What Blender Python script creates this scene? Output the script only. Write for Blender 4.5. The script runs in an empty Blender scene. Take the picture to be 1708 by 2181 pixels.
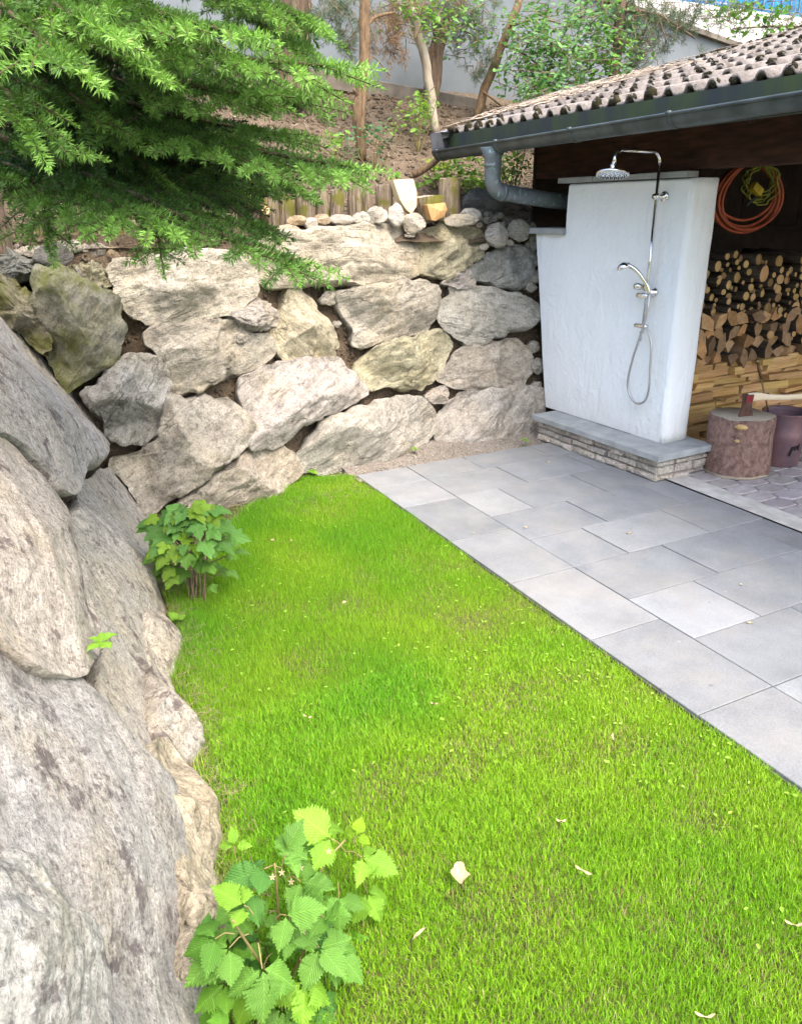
import bpy, math, random
import numpy as np
from mathutils import Matrix, Vector
from math import sin, cos, radians, pi

# ------------------------------------------------------------------ camera, world, sun, exposure
SC = bpy.context.scene
COL = SC.collection
CAM_H = 1.74
FPX, PITCH, ROLL, YAW = 1632.8, radians(21.545), radians(-.689), radians(26.534)   # px are of a 1708 x 2181 view
FW = np.array([sin(YAW)*cos(PITCH), cos(YAW)*cos(PITCH), -sin(PITCH)])
RT0 = np.array([cos(YAW), -sin(YAW), 0.0]); UP0 = np.cross(RT0, FW)
RT = cos(ROLL)*RT0 + sin(ROLL)*UP0; UP = -sin(ROLL)*RT0 + cos(ROLL)*UP0
CAMP = np.array([0, 0, CAM_H])
cam = bpy.data.cameras.new('camera'); cam_o = bpy.data.objects.new('camera', cam); COL.objects.link(cam_o)
cam.sensor_fit = 'HORIZONTAL'; cam.sensor_width = 36; cam.lens = FPX/1708*36
cam.dof.use_dof = True; cam.dof.focus_distance = 3.3; cam.dof.aperture_fstop = 14; cam.clip_start = 0.02; cam.clip_end = 400
cm = Matrix.Identity(4)
for i in range(3):
    cm[i][0], cm[i][1], cm[i][2], cm[i][3] = RT[i], UP[i], -FW[i], CAMP[i]
cam_o.matrix_world = cm
SC.camera = cam_o

SUN_EL, SUN_AZ = radians(60), radians(172)      # azimuth the light comes from, clockwise from +Y
w = bpy.data.worlds.new('World'); SC.world = w; w.use_nodes = True
wn = w.node_tree; bg = wn.nodes['Background']
sky = wn.nodes.new('ShaderNodeTexSky'); sky.sky_type = 'NISHITA'; sky.sun_disc = False
sky.sun_elevation = SUN_EL; sky.sun_rotation = SUN_AZ
sky.air_density = 1.0; sky.dust_density = 5.0; sky.ozone_density = 0.6
wn.links.new(sky.outputs[0], bg.inputs[0]); bg.inputs[1].default_value = 0.15
sun = bpy.data.lights.new('sun', 'SUN'); sun.energy = 0.65; sun.angle = radians(60); sun.color = (1, .92, .80)
sun_o = bpy.data.objects.new('sun', sun); COL.objects.link(sun_o)
sd = Vector((sin(SUN_AZ)*cos(SUN_EL), cos(SUN_AZ)*cos(SUN_EL), sin(SUN_EL)))
sun_o.rotation_euler = sd.to_track_quat('Z', 'Y').to_euler(); sun_o.location = (0, 0, 12)
SC.view_settings.view_transform = 'Standard'; SC.view_settings.look = 'None'
SC.view_settings.exposure = 2.08; SC.view_settings.gamma = 1
SC.render.engine = 'CYCLES'
SC.cycles.max_bounces = 8; SC.cycles.diffuse_bounces = 4; SC.cycles.transmission_bounces = 4
SC.cycles.use_denoising = True

random.seed(7); RNG = np.random.default_rng(11)

# ------------------------------------------------------------------ geometry helpers
def ray(x, y): return FW + RT*(x-854)/FPX - UP*(y-1090.5)/FPX
def at_y(x, y, Y): d = ray(x, y); return CAMP + d*(Y/d[1])
def at_x(x, y, X): d = ray(x, y); return CAMP + d*(X/d[0])
def at_z(x, y, z=0.0): d = ray(x, y); return CAMP + d*((z-CAM_H)/d[2])

WMX = {}
def link(o, parent=None, label=None, cat=None, group=None, kind=None):
    COL.objects.link(o)
    WMX[o.name] = o.matrix_basis.copy()
    if parent is not None:
        o.parent = parent; o.matrix_parent_inverse = WMX[parent.name].inverted()
    if label: o['label'] = label
    if cat: o['category'] = cat
    if group: o['group'] = group
    if kind: o['kind'] = kind
    return o
def meshdata(name, V, F, mats, smooth=False, col=None, mi=None, uv=None):
    me = bpy.data.meshes.new(name)
    V = np.asarray(V, np.float32)
    if isinstance(F, np.ndarray):
        k = F.shape[1]; n = len(F)
        me.vertices.add(len(V)); me.vertices.foreach_set('co', V.ravel())
        me.loops.add(n*k); me.loops.foreach_set('vertex_index', F.astype(np.int32).ravel())
        me.polygons.add(n); me.polygons.foreach_set('loop_start', np.arange(0, n*k, k, dtype=np.int32))
        me.polygons.foreach_set('loop_total', np.full(n, k, np.int32))
        me.update(calc_edges=True)
    else:
        me.from_pydata([tuple(map(float, v)) for v in V], [], [tuple(int(i) for i in f) for f in F])
    if not isinstance(mats, (list, tuple)): mats = [mats]
    for m in mats: me.materials.append(m)
    if mi is not None: me.polygons.foreach_set('material_index', np.asarray(mi, np.int32))
    if smooth: me.polygons.foreach_set('use_smooth', np.ones(len(me.polygons), bool))
    if col is not None:
        a = me.color_attributes.new('Col', 'FLOAT_COLOR', 'POINT')
        c = np.ones((len(V), 4), np.float32); c[:, :3] = col; a.data.foreach_set('color', c.ravel())
    if uv is not None:
        lay = me.uv_layers.new(name='UVMap'); li = np.empty(len(me.loops), np.int32); me.loops.foreach_get('vertex_index', li)
        lay.data.foreach_set('uv', np.asarray(uv, np.float32)[li].ravel())
    me.update()
    return me
def mk(name, V, F, mats, parent=None, smooth=False, M=None, col=None, mi=None, tint=None, uv=None, **kw):
    o = bpy.data.objects.new(name, meshdata(name, V, F, mats, smooth, col, mi, uv))
    if M is not None: o.matrix_basis = M
    if tint is not None: o.color = (*tint, 1)
    return link(o, parent, **kw)
def inst(name, me, M, parent=None, tint=None, **kw):
    o = bpy.data.objects.new(name, me); o.matrix_basis = M
    if tint is not None: o.color = (*tint, 1)
    return link(o, parent, **kw)
def empty(name, loc, label, cat, group=None):
    o = bpy.data.objects.new(name, None); o.location = loc; o.empty_display_size = .1
    return link(o, None, label, cat, group)
class MB:
    """collects shapes into one mesh"""
    def __init__(s): s.V = []; s.F = []; s.n = 0; s.mi = []
    def add(s, V, F, mi=0):
        V = np.asarray(V, float); s.V.append(V)
        for f in F: s.F.append(tuple(int(i)+s.n for i in f)); s.mi.append(mi)
        s.n += len(V); return s
    def box(s, a, b, mi=0, M=None):
        V, F = boxVF(a, b)
        if M is not None: V = xf(M, V)
        return s.add(V, F, mi)
    def tube(s, P, r, n=10, cap=True, mi=0):
        V, F = tubeVF(P, r, n, cap); return s.add(V, F, mi)
    def lathe(s, prof, o=(0, 0, 0), ax=(0, 0, 1), n=24, mi=0):
        V, F = latheVF(prof, o, ax, n); return s.add(V, F, mi)
    def build(s, name, mats, parent=None, smooth=False, **kw):
        return mk(name, np.concatenate(s.V), s.F, mats, parent, smooth, mi=s.mi, **kw)
def xf(M, V):
    M = np.array(M); V = np.asarray(V, float); return V @ M[:3, :3].T + M[:3, 3]
def boxVF(a, b, bev=0.0):
    x0, y0, z0 = a; x1, y1, z1 = b
    if bev <= 0:
        V = [(x0,y0,z0),(x1,y0,z0),(x1,y1,z0),(x0,y1,z0),(x0,y0,z1),(x1,y0,z1),(x1,y1,z1),(x0,y1,z1)]
        return V, [(3,2,1,0),(4,5,6,7),(0,1,5,4),(1,2,6,5),(2,3,7,6),(3,0,4,7)]
    e = bev; V = []
    for z, i in ((z0, 0), (z1-e, 0), (z1, e)):
        V += [(x0+i,y0+i,z),(x1-i,y0+i,z),(x1-i,y1-i,z),(x0+i,y1-i,z)]
    F = [(3,2,1,0), (8,9,10,11)]
    for k in (0, 4):
        for j in range(4): F.append((k+j, k+(j+1)%4, k+4+(j+1)%4, k+4+j))
    return V, F
def frame(d):
    d = np.asarray(d, float); d = d/np.linalg.norm(d)
    a = np.array([0, 0, 1.]) if abs(d[2]) < .9 else np.array([1., 0, 0])
    u = np.cross(a, d); u /= np.linalg.norm(u); return u, np.cross(d, u), d
def tubeVF(P, r, n=10, cap=True):
    P = np.asarray(P, float); m = len(P); r = np.broadcast_to(np.asarray(r, float), (m,))
    T = np.gradient(P, axis=0); V = []; u = None
    for i in range(m):
        t = T[i]/max(np.linalg.norm(T[i]), 1e-9)
        if u is None: u = frame(t)[0]
        u = u - t*np.dot(u, t); u /= max(np.linalg.norm(u), 1e-9); v = np.cross(t, u)
        a = np.arange(n)*2*pi/n
        V.append(P[i] + r[i]*(np.cos(a)[:, None]*u + np.sin(a)[:, None]*v))
    V = np.concatenate(V); F = []
    for i in range(m-1):
        for j in range(n):
            F.append((i*n+j, i*n+(j+1)%n, (i+1)*n+(j+1)%n, (i+1)*n+j))
    if cap: F += [tuple(range(n-1, -1, -1)), tuple((m-1)*n+j for j in range(n))]
    return V, F
def latheVF(prof, o=(0, 0, 0), ax=(0, 0, 1), n=24):
    u, v, d = frame(ax); V = []; a = np.arange(n)*2*pi/n; o = np.asarray(o, float)
    for r, z in prof: V.append(o + d*z + r*(np.cos(a)[:, None]*u + np.sin(a)[:, None]*v))
    m = len(prof); F = []
    for i in range(m-1):
        for j in range(n): F.append((i*n+j, i*n+(j+1)%n, (i+1)*n+(j+1)%n, (i+1)*n+j))
    F += [tuple(range(n-1, -1, -1)), tuple((m-1)*n+j for j in range(n))]
    return np.concatenate(V), F
def spline(P, n):
    P = np.asarray(P, float); m = len(P); Q = np.vstack([2*P[0]-P[1], P, 2*P[-1]-P[-2]]); out = []
    for t in np.linspace(0, m-1-1e-9, n):
        i = int(t); f = t-i; a, b, c, d = Q[i], Q[i+1], Q[i+2], Q[i+3]
        out.append(.5*((2*b)+(-a+c)*f+(2*a-5*b+4*c-d)*f*f+(-a+3*b-3*c+d)*f**3))
    return np.array(out)
def closed_spline(P, n):
    P = np.asarray(P, float); m = len(P); out = []
    for t in np.linspace(0, m, n*6, endpoint=False):
        i = int(t); f = t-i; a, b, c, d = P[(i-1) % m], P[i], P[(i+1) % m], P[(i+2) % m]
        out.append(.5*((2*b)+(-a+c)*f+(2*a-5*b+4*c-d)*f*f+(-a+3*b-3*c+d)*f**3))
    out = np.array(out); L = np.r_[0, np.cumsum(np.linalg.norm(np.diff(np.vstack([out, out[:1]]), axis=0), axis=1))]
    s = np.linspace(0, L[-1], n, endpoint=False); oo = np.vstack([out, out[:1]])
    return np.stack([np.interp(s, L, oo[:, k]) for k in range(out.shape[1])], 1)
_R3 = np.random.default_rng(3).random((64, 64, 64)).astype(np.float32)
def vn(P, s=0):
    P = np.asarray(P, float)+s*7.31; I = np.floor(P).astype(int); f = P-I; f = f*f*(3-2*f); r = 0
    for dx in (0, 1):
        for dy in (0, 1):
            for dz in (0, 1):
                wgt = (f[..., 0] if dx else 1-f[..., 0])*(f[..., 1] if dy else 1-f[..., 1])*(f[..., 2] if dz else 1-f[..., 2])
                r = r + wgt*_R3[(I[..., 0]+dx) & 63, (I[..., 1]+dy) & 63, (I[..., 2]+dz) & 63]
    return r*2-1
def fbm(P, o=4, s=0, g=.5):
    P = np.asarray(P, float); a = 1; r = 0; t = 0
    for k in range(o): r = r+a*vn(P*2**k, s+k*3); t += a; a *= g
    return r/t
def f2(x, y, sc, o=3, s=0): return fbm(np.stack([np.asarray(x)*sc, np.asarray(y)*sc, np.zeros_like(x)+s*.37], -1), o, s)

# ------------------------------------------------------------------ materials
class NT:
    def __init__(s, name):
        s.m = bpy.data.materials.new(name); s.m.use_nodes = True; s.t = s.m.node_tree
        s.b = s.t.nodes['Principled BSDF']; s.out = s.t.nodes['Material Output']
    def n(s, typ, **kw):
        nd = s.t.nodes.new('ShaderNode'+typ)
        for k, v in kw.items():
            if hasattr(nd, k) and k not in ('Scale',): setattr(nd, k, v)
        return nd
    def l(s, a, b): s.t.links.new(a, b)
    def coord(s, kind='Object', scale=(1, 1, 1), rnd=True, rot=(0, 0, 0)):
        mp = s.n('Mapping'); mp.inputs['Scale'].default_value = scale; mp.inputs['Rotation'].default_value = rot
        if kind == 'Position': s.l(s.n('NewGeometry').outputs['Position'], mp.inputs['Vector'])
        else: s.l(s.n('TexCoord').outputs[kind], mp.inputs['Vector'])
        if rnd:
            oi = s.n('ObjectInfo'); vm = s.n('VectorMath', operation='SCALE'); vm.inputs[0].default_value = (37, 91, 53)
            s.l(oi.outputs['Random'], vm.inputs['Scale']); s.l(vm.outputs[0], mp.inputs['Location'])
        return mp.outputs[0]
    def noise(s, vec, scale, detail=4, rough=.55, dist=0):
        nd = s.n('TexNoise'); nd.inputs['Scale'].default_value = scale; nd.inputs['Detail'].default_value = detail
        nd.inputs['Roughness'].default_value = rough; nd.inputs['Distortion'].default_value = dist
        if vec is not None: s.l(vec, nd.inputs['Vector'])
        return nd.outputs['Fac']
    def ramp(s, fac, stops):
        r = s.n('ValToRGB'); e = r.color_ramp.elements
        while len(e) < len(stops): e.new(.5)
        for k, (p, c) in enumerate(stops):
            e[k].position = p
            e[k].color = (c, c, c, 1) if not isinstance(c, (tuple, list)) else (*c, 1)
        s.l(fac, r.inputs[0]); return r.outputs[0]
    def mix(s, fac, a, b, mode='MIX'):
        m = s.n('Mix', data_type='RGBA', blend_type=mode)
        for v, i in ((fac, 0), (a, 6), (b, 7)):
            if hasattr(v, 'node'): s.l(v, m.inputs[i])
            elif isinstance(v, (int, float)): m.inputs[i].default_value = v if i == 0 else (v, v, v, 1)
            else: m.inputs[i].default_value = (*v, 1)
        return m.outputs[2]
    def math(s, op, a, b=0.0):
        m = s.n('Math', operation=op)
        for i, v in enumerate((a, b)):
            if hasattr(v, 'node'): s.l(v, m.inputs[i])
            else: m.inputs[i].default_value = v
        return m.outputs[0]
    def bump(s, h, strength=.5, dist=.01):
        b = s.n('Bump'); b.inputs['Strength'].default_value = strength; b.inputs['Distance'].default_value = dist
        s.l(h, b.inputs['Height']); s.l(b.outputs[0], s.b.inputs['Normal']); return b
    def fin(s, colr=None, rough=.8, metal=0, spec=.3):
        if colr is not None:
            if hasattr(colr, 'node'): s.l(colr, s.b.inputs['Base Color'])
            else: s.b.inputs['Base Color'].default_value = (*colr, 1)
        if hasattr(rough, 'node'): s.l(rough, s.b.inputs['Roughness'])
        else: s.b.inputs['Roughness'].default_value = rough
        s.b.inputs['Metallic'].default_value = metal; s.b.inputs['Specular IOR Level'].default_value = spec
        return s.m

def rock_mat(name, a, b, warm, spots=0.0, spotc=(.10, .08, .09), moss=0.0, scale=1.0, layers=1.0, crack=.35, streak=.6):
    n = NT(name); st = n.coord('Object', (1.1*scale, 4.2*scale, 2.4*scale)); iso = n.coord('Object', (scale,)*3)
    n1 = n.noise(st, 2.6, 9, .66, .4); n2 = n.noise(iso, 85, 5, .75); n3 = n.noise(iso, 2.2, 5, .6); n4 = n.noise(iso, 9, 8, .7, .6)
    n5 = n.noise(n.coord('Object', (2.2*scale, 16*scale, 8*scale)), 2.2, 8, .7, .8)
    c = n.mix(n.ramp(n1, [(.32, 0), (.66, 1)]), a, b)
    c = n.mix(n.ramp(n3, [(.48, 0), (.68, .75)]), c, warm)
    c = n.mix(1, c, n.ramp(n2, [(.32, .42), (.46, .90), (.56, 1.02), (.70, 1.42)]), 'MULTIPLY')
    c = n.mix(1, c, n.ramp(n4, [(.28, .62), (.5, 1.0), (.75, 1.12)]), 'MULTIPLY')
    c = n.mix(1, c, n.ramp(n5, [(.28, 1-.5*streak), (.37, 1.0), (.8, 1.06)]), 'MULTIPLY')
    wv = n.n('VectorMath', operation='ADD'); nz = n.n('TexNoise'); nz.inputs['Scale'].default_value = 3.0; nz.inputs['Detail'].default_value = 5; n.l(st, nz.inputs['Vector']); n.l(st, wv.inputs[0]); n.l(nz.outputs['Color'], wv.inputs[1])
    vo = n.n('TexVoronoi', feature='DISTANCE_TO_EDGE'); vo.inputs['Scale'].default_value = 1.5; n.l(wv.outputs[0], vo.inputs['Vector'])
    ck = n.math('MULTIPLY', n.ramp(vo.outputs['Distance'], [(0, 1), (.045, 0)]), n.ramp(n.noise(iso, 3.1, 3, .6), [(.48, 0), (.60, 1)]))
    c = n.mix(n.math('MULTIPLY', ck, crack), c, (.09, .075, .06))
    mot = n.noise(iso, 24, 6, .72, .3); c = n.mix(1, c, n.ramp(mot, [(.32, .42 if spots else .55), (.47, .93), (.6, 1.06), (.72, 1.32 if spots else 1.25)]), 'MULTIPLY')
    if spots:
        n6 = n.noise(iso, 4.5, 9, .74, .3); c = n.mix(n.ramp(n6, [(.55, 0), (.61, spots)]), c, spotc); n9 = n.noise(iso, 30, 6, .7); c = n.mix(n.ramp(n9, [(.60, 0), (.66, spots*.9)]), c, tuple(x*.9 for x in spotc))
        n7 = n.noise(iso, 26, 4, .6); c = n.mix(n.ramp(n7, [(.60, 0), (.70, spots*.7)]), c, (.70, .70, .69))
    if moss:
        n8 = n.noise(iso, 3.5, 6, .65); c = n.mix(n.ramp(n8, [(.45, 0), (.62, moss)]), c, (.11, .12, .025))
    oi = n.n('ObjectInfo'); c = n.mix(1, c, oi.outputs['Color'], 'MULTIPLY')
    hgt = n.math('ADD', n.math('MULTIPLY', n5, .9*layers), n.math('ADD', n.math('MULTIPLY', n2, .30), n.math('ADD', n4, n.math('MULTIPLY', n1, 1.2))))
    hgt = n.math('SUBTRACT', n.math('ADD', hgt, n.math('MULTIPLY', mot, .6)), n.math('MULTIPLY', ck, 1.6*crack))
    n.bump(hgt, .9, .024)
    return n.fin(c, .88, 0, .2)
def plain(name, c, rough=.7, metal=0, var=.25, sc=12, bump=.2, spec=.3, stretch=(1, 1, 1), c2=None, tint=False, bd=.004):
    n = NT(name); v = n.coord('Object', stretch); f = n.noise(v, sc, 6, .6)
    d = c2 or tuple(x*(1-var*1.6) for x in c)
    k = n.mix(n.ramp(f, [(.35, 0), (.65, 1)]), d, tuple(min(1, x*(1+var*.4)) for x in c))
    if tint: k = n.mix(1, k, n.n('ObjectInfo').outputs['Color'], 'MULTIPLY')
    if bump: n.bump(n.noise(v, sc*4, 5, .6), bump, bd)
    return n.fin(k, rough, metal, spec)
def foliage_mat(name, trans=.35, rough=.5, veins=False, c=None, spec=.25):
    n = NT(name)
    if c is None:
        a = n.n('Attribute', attribute_name='Col'); k = a.outputs['Color']
    else:
        k = n.mix(1, n.mix(n.noise(n.coord('Object'), 40, 4, .6), tuple(x*.8 for x in c), tuple(x*1.15 for x in c)), n.n('ObjectInfo').outputs['Color'], 'MULTIPLY')
    if veins:
        uv = n.n('TexCoord').outputs['UV']; sep = n.n('SeparateXYZ'); n.l(uv, sep.inputs[0])
        ax = n.math('ABSOLUTE', sep.outputs[0]); q = n.math('SUBTRACT', sep.outputs[1], n.math('MULTIPLY', ax, .75))
        wv = n.math('ABSOLUTE', n.math('SUBTRACT', n.math('FRACT', n.math('MULTIPLY', q, 9.0)), .5))
        k = n.mix(n.ramp(wv, [(0, 0.0), (.38, 0), (.5, .55)]), k, n.mix(1, k, (1.7, 1.5, 1.6), 'MULTIPLY'))
        k = n.mix(n.ramp(ax, [(0, .6), (.03, 0)]), k, n.mix(1, k, (1.8, 1.6, 1.6), 'MULTIPLY'))
        n.bump(wv, .7, .004)
    n.fin(k, rough, 0, spec)
    if trans:
        tr = n.n('BsdfTranslucent'); n.l(n.mix(1, k, (1.25, 1.25, .55), 'MULTIPLY'), tr.inputs[0])
        ms = n.n('MixShader'); ms.inputs[0].default_value = trans
        n.l(n.b.outputs[0], ms.inputs[1]); n.l(tr.outputs[0], ms.inputs[2]); n.l(ms.outputs[0], n.out.inputs['Surface'])
    return n.m

M = {}
M['rock'] = rock_mat('gneiss', (.29, .27, .238), (.46, .44, .40), (.42, .375, .295))
M['rock_near'] = rock_mat('lichen_gneiss', (.40, .385, .36), (.56, .545, .515), (.52, .475, .385), spots=.78, spotc=(.115, .09, .095), scale=1.5, layers=.6, crack=0, streak=.35)
M['rock_moss'] = rock_mat('mossy_gneiss', (.22, .21, .17), (.34, .32, .26), (.26, .25, .14), moss=.85)
M['cobble'] = rock_mat('cobble_stone', (.40, .37, .32), (.58, .55, .49), (.48, .42, .32), scale=3, layers=.4)
def earth_mat(name, a, b, c):
    n = NT(name); v = n.coord('Position', rnd=False); n1 = n.noise(v, 3, 8, .7); n2 = n.noise(v, 40, 6, .7)
    k = n.mix(n.ramp(n1, [(.35, 0), (.65, 1)]), a, b); k = n.mix(n.ramp(n2, [(.55, 0), (.72, .8)]), k, c)
    k = n.mix(1, k, n.ramp(n.noise(v, 90, 4, .7), [(.3, .6), (.7, 1.25)]), 'MULTIPLY')
    n.bump(n.math('ADD', n2, n.math('MULTIPLY', n.noise(v, 120, 4, .7), .5)), .9, .02)
    return n.fin(k, .95, 0, .1)
M['earth'] = earth_mat('earth', (.085, .062, .042), (.15, .115, .08), (.26, .21, .155))
M['bank'] = earth_mat('bank_earth', (.105, .080, .055), (.19, .148, .105), (.30, .25, .185))
M['gravelbed'] = earth_mat('gravel_bed', (.22, .19, .16), (.33, .29, .25), (.46, .42, .37))
M['soil'] = earth_mat('lawn_soil', (.09, .10, .035), (.15, .15, .06), (.25, .22, .12))
def slab_mat():
    n = NT('paving_slab'); p = n.coord('Position', rnd=False); o = n.coord('Position')
    oi = n.n('ObjectInfo'); base = n.ramp(oi.outputs['Random'], [(0, (.185, .192, .197)), (.5, (.215, .220, .223)), (1, (.25, .254, .255))])
    base = n.mix(1, base, oi.outputs['Color'], 'MULTIPLY')
    c = n.mix(1, base, n.ramp(n.noise(o, 160, 4, .75), [(.3, .78), (.7, 1.22)]), 'MULTIPLY')
    c = n.mix(1, c, n.ramp(n.noise(o, 5, 6, .65), [(.3, .84), (.7, 1.12)]), 'MULTIPLY')
    c = n.mix(n.ramp(n.noise(p, 2.1, 6, .7), [(.45, 0), (.75, .5)]), c, (.30, .285, .255))
    c = n.mix(n.ramp(n.noise(p, 13, 5, .7), [(.66, 0), (.74, .6)]), c, (.36, .35, .33))
    c = n.mix(n.ramp(n.noise(p, 17, 4, .6), [(.68, 0), (.75, .6)]), c, (.07, .065, .06))
    n.bump(n.noise(o, 220, 3, .6), .25, .003)
    return n.fin(c, n.ramp(n.noise(p, 3, 4, .6), [(.3, .5), (.7, .75)]), 0, .35)
M['slab'] = slab_mat()
M['grout'] = plain('joint_sand', (.08, .075, .07), .95)
M['concrete'] = plain('concrete', (.50, .49, .47), .9, var=.18, sc=9, bump=.4)
M['paver'] = plain('interlocking_paver', (.37, .35, .345), .85, var=.15, sc=14, bump=.5, tint=True)
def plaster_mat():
    n = NT('white_plaster_sky_tint'); v = n.coord('Object', rnd=False)
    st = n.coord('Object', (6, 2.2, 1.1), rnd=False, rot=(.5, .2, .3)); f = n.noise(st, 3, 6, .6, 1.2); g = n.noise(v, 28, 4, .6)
    k = n.mix(n.ramp(n.noise(v, 2.5, 5, .6), [(.4, 0), (.75, .5)]), (.79, .835, .865), (.74, .77, .79))  # white plaster with the blue of the skylight put into its base colour
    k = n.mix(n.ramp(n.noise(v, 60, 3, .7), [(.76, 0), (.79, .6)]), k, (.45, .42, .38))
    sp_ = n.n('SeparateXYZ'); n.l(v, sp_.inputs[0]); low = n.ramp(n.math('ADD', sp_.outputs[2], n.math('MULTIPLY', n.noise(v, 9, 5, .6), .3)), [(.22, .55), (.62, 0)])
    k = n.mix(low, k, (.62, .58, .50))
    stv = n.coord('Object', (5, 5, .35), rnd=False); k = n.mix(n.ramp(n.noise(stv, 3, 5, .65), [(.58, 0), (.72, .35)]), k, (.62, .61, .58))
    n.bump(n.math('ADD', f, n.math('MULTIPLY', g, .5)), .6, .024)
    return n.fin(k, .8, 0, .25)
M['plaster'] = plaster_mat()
M['greystone'] = plain('grey_granite', (.33, .35, .355), .75, var=.2, sc=8, bump=.4, c2=(.25, .27, .275))
M['clad'] = rock_mat('cladding_stone', (.60, .55, .49), (.80, .76, .70), (.70, .62, .54), scale=3.2, layers=.6)
M['mortar'] = plain('mortar', (.30, .265, .23), .95, bump=.6)
M['chrome'] = plain('chrome', (.82, .83, .84), .13, 1, var=.05, bump=0)
M['chrome_hose'] = plain('steel_hose', (.55, .57, .58), .35, 1, var=.1, sc=300, bump=.3)
M['rubber'] = plain('dark_plastic', (.03, .03, .03), .5)
M['gutter'] = plain('gutter_metal', (.085, .105, .11), .45, .35, var=.3, sc=7, bump=.15, c2=(.05, .065, .065))
def pipe_mat():
    n = NT('downpipe_metal'); v = n.coord('Object', rnd=False)
    k = n.mix(n.ramp(n.noise(v, 9, 5, .65), [(.45, 0), (.65, 1)]), (.15, .17, .19), (.085, .135, .135))
    k = n.mix(n.ramp(n.noise(n.coord('Object', (1, 1, .35), rnd=False), 38, 4, .6), [(.60, 0), (.66, .8)]), k, (.30, .42, .40))
    return n.fin(k, .5, .3, .4)
M['pipe'] = pipe_mat()
def fascia_mat():
    n = NT('weathered_fascia'); v = n.coord('Object', (1, 1.6, .5), rnd=False)
    k = n.mix(n.ramp(n.noise(v, 3, 5, .6), [(.4, 0), (.7, 1)]), (.035, .045, .05), (.055, .085, .03))
    return n.fin(k, .6, .1, .3)
M['fascia'] = fascia_mat()
M['flash'] = plain('zinc_flashing', (.30, .31, .33), .5, .4, var=.25, sc=6)
M['beam'] = plain('dark_stained_beam', (.060, .026, .018), .75, var=.4, sc=5, stretch=(6, 1, 6), bump=.3)
M['board_dark'] = plain('shade_dark_boarding', (.028, .018, .013), .85, var=.4, sc=6)  # near black, the gloom under the roof is put into the board colour
def tile_mat():
    n = NT('concrete_roof_tile'); v = n.coord('Object'); p = n.coord('Position', rnd=False)
    k = n.mix(n.ramp(n.noise(v, 18, 6, .7), [(.35, 0), (.65, 1)]), (.17, .150, .136), (.31, .28, .258))
    k = n.mix(n.ramp(n.noise(p, 5, 6, .7), [(.5, 0), (.7, .7)]), k, (.38, .355, .33))
    k = n.mix(n.ramp(n.noise(p, 16, 6, .75), [(.53, 0), (.66, .9)]), k, (.085, .072, .045))
    n.bump(n.noise(v, 120, 4, .7), .8, .006)
    return n.fin(k, .95, 0, .1)
M['tile'] = tile_mat()
M['moss'] = plain('roof_moss_shade', (.048, .042, .016), .95, var=.6, sc=30, bump=1.0, c2=(.018, .014, .009), bd=.02)  # dark moss colour, also serves as painted shade in the tile roll openings
def bark_mat(name, a, b, sc=10, st=(3, 3, .6), moss=0):
    n = NT(name); v = n.coord('Object', st); f = n.noise(v, sc, 7, .7, .5)
    k = n.mix(n.ramp(f, [(.35, 0), (.62, 1)]), a, b)
    if moss: k = n.mix(n.ramp(n.noise(n.coord('Object'), 7, 5, .6), [(.5, 0), (.6, moss)]), k, (.13, .13, .02))
    n.bump(f, 1.0, .02); return n.fin(k, .92, 0, .15)
M['bark'] = bark_mat('bark', (.075, .05, .035), (.21, .155, .11))
M['bark_pale'] = bark_mat('pale_bark', (.28, .23, .17), (.46, .40, .31), 7)
M['bark_tan'] = bark_mat('tan_bark', (.095, .062, .036), (.25, .17, .098), 14)
M['bark_stump'] = bark_mat('stump_bark', (.13, .08, .065), (.33, .215, .175), 16, (1.6, 1.6, 1.2))
M['bark_log'] = bark_mat('log_bark', (.035, .028, .022), (.10, .08, .06), 12)
M['palisade'] = bark_mat('weathered_log', (.06, .045, .03), (.30, .24, .17), 14, (5, 5, .45), moss=.9)
def cut_mat(name, a, b, sc=60):
    n = NT(name); v = n.n('TexCoord').outputs['Object']; s = n.n('SeparateXYZ'); n.l(v, s.inputs[0])
    r = n.math('SQRT', n.math('ADD', n.math('MULTIPLY', s.outputs[0], s.outputs[0]), n.math('MULTIPLY', s.outputs[1], s.outputs[1])))
    g = n.math('ADD', n.math('MULTIPLY', r, sc), n.math('MULTIPLY', n.noise(n.coord('Object'), 9, 4), 3.0))
    q = n.math('ABSOLUTE', n.math('SUBTRACT', n.math('FRACT', g), .5))
    k = n.mix(n.ramp(q, [(0, 0), (.5, .5)]), a, b); k = n.mix(n.ramp(n.noise(n.coord('Object'), 14, 5, .7), [(.5, 0), (.75, .6)]), k, tuple(x*.55 for x in a))
    k = n.mix(1, k, n.n('ObjectInfo').outputs['Color'], 'MULTIPLY')
    n.bump(n.noise(n.coord('Object'), 70, 4, .7), .4, .004); return n.fin(k, .85, 0, .2)
M['cut'] = cut_mat('sawn_wood', (.50, .34, .16), (.38, .24, .10))
M['cut_grey'] = cut_mat('weathered_sawn_wood', (.42, .37, .29), (.32, .27, .20), 40)
def wood_mat(name, a, b, st):
    n = NT(name); v = n.coord('Object', st); f = n.noise(v, 4, 7, .65, .4)
    k = n.mix(n.ramp(f, [(.35, 0), (.65, 1)]), a, b); k = n.mix(1, k, n.n('ObjectInfo').outputs['Color'], 'MULTIPLY')
    n.bump(f, .5, .006); return n.fin(k, .8, 0, .2)
M['plank'] = wood_mat('raw_timber', (.42, .26, .105), (.60, .42, .20), (1, 7, 12))
M['split'] = wood_mat('split_wood', (.30, .17, .08), (.46, .30, .15), (6, 6, 1.2))
M['ash'] = wood_mat('ash_handle', (.66, .54, .36), (.78, .68, .50), (1, 9, 9))
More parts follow.
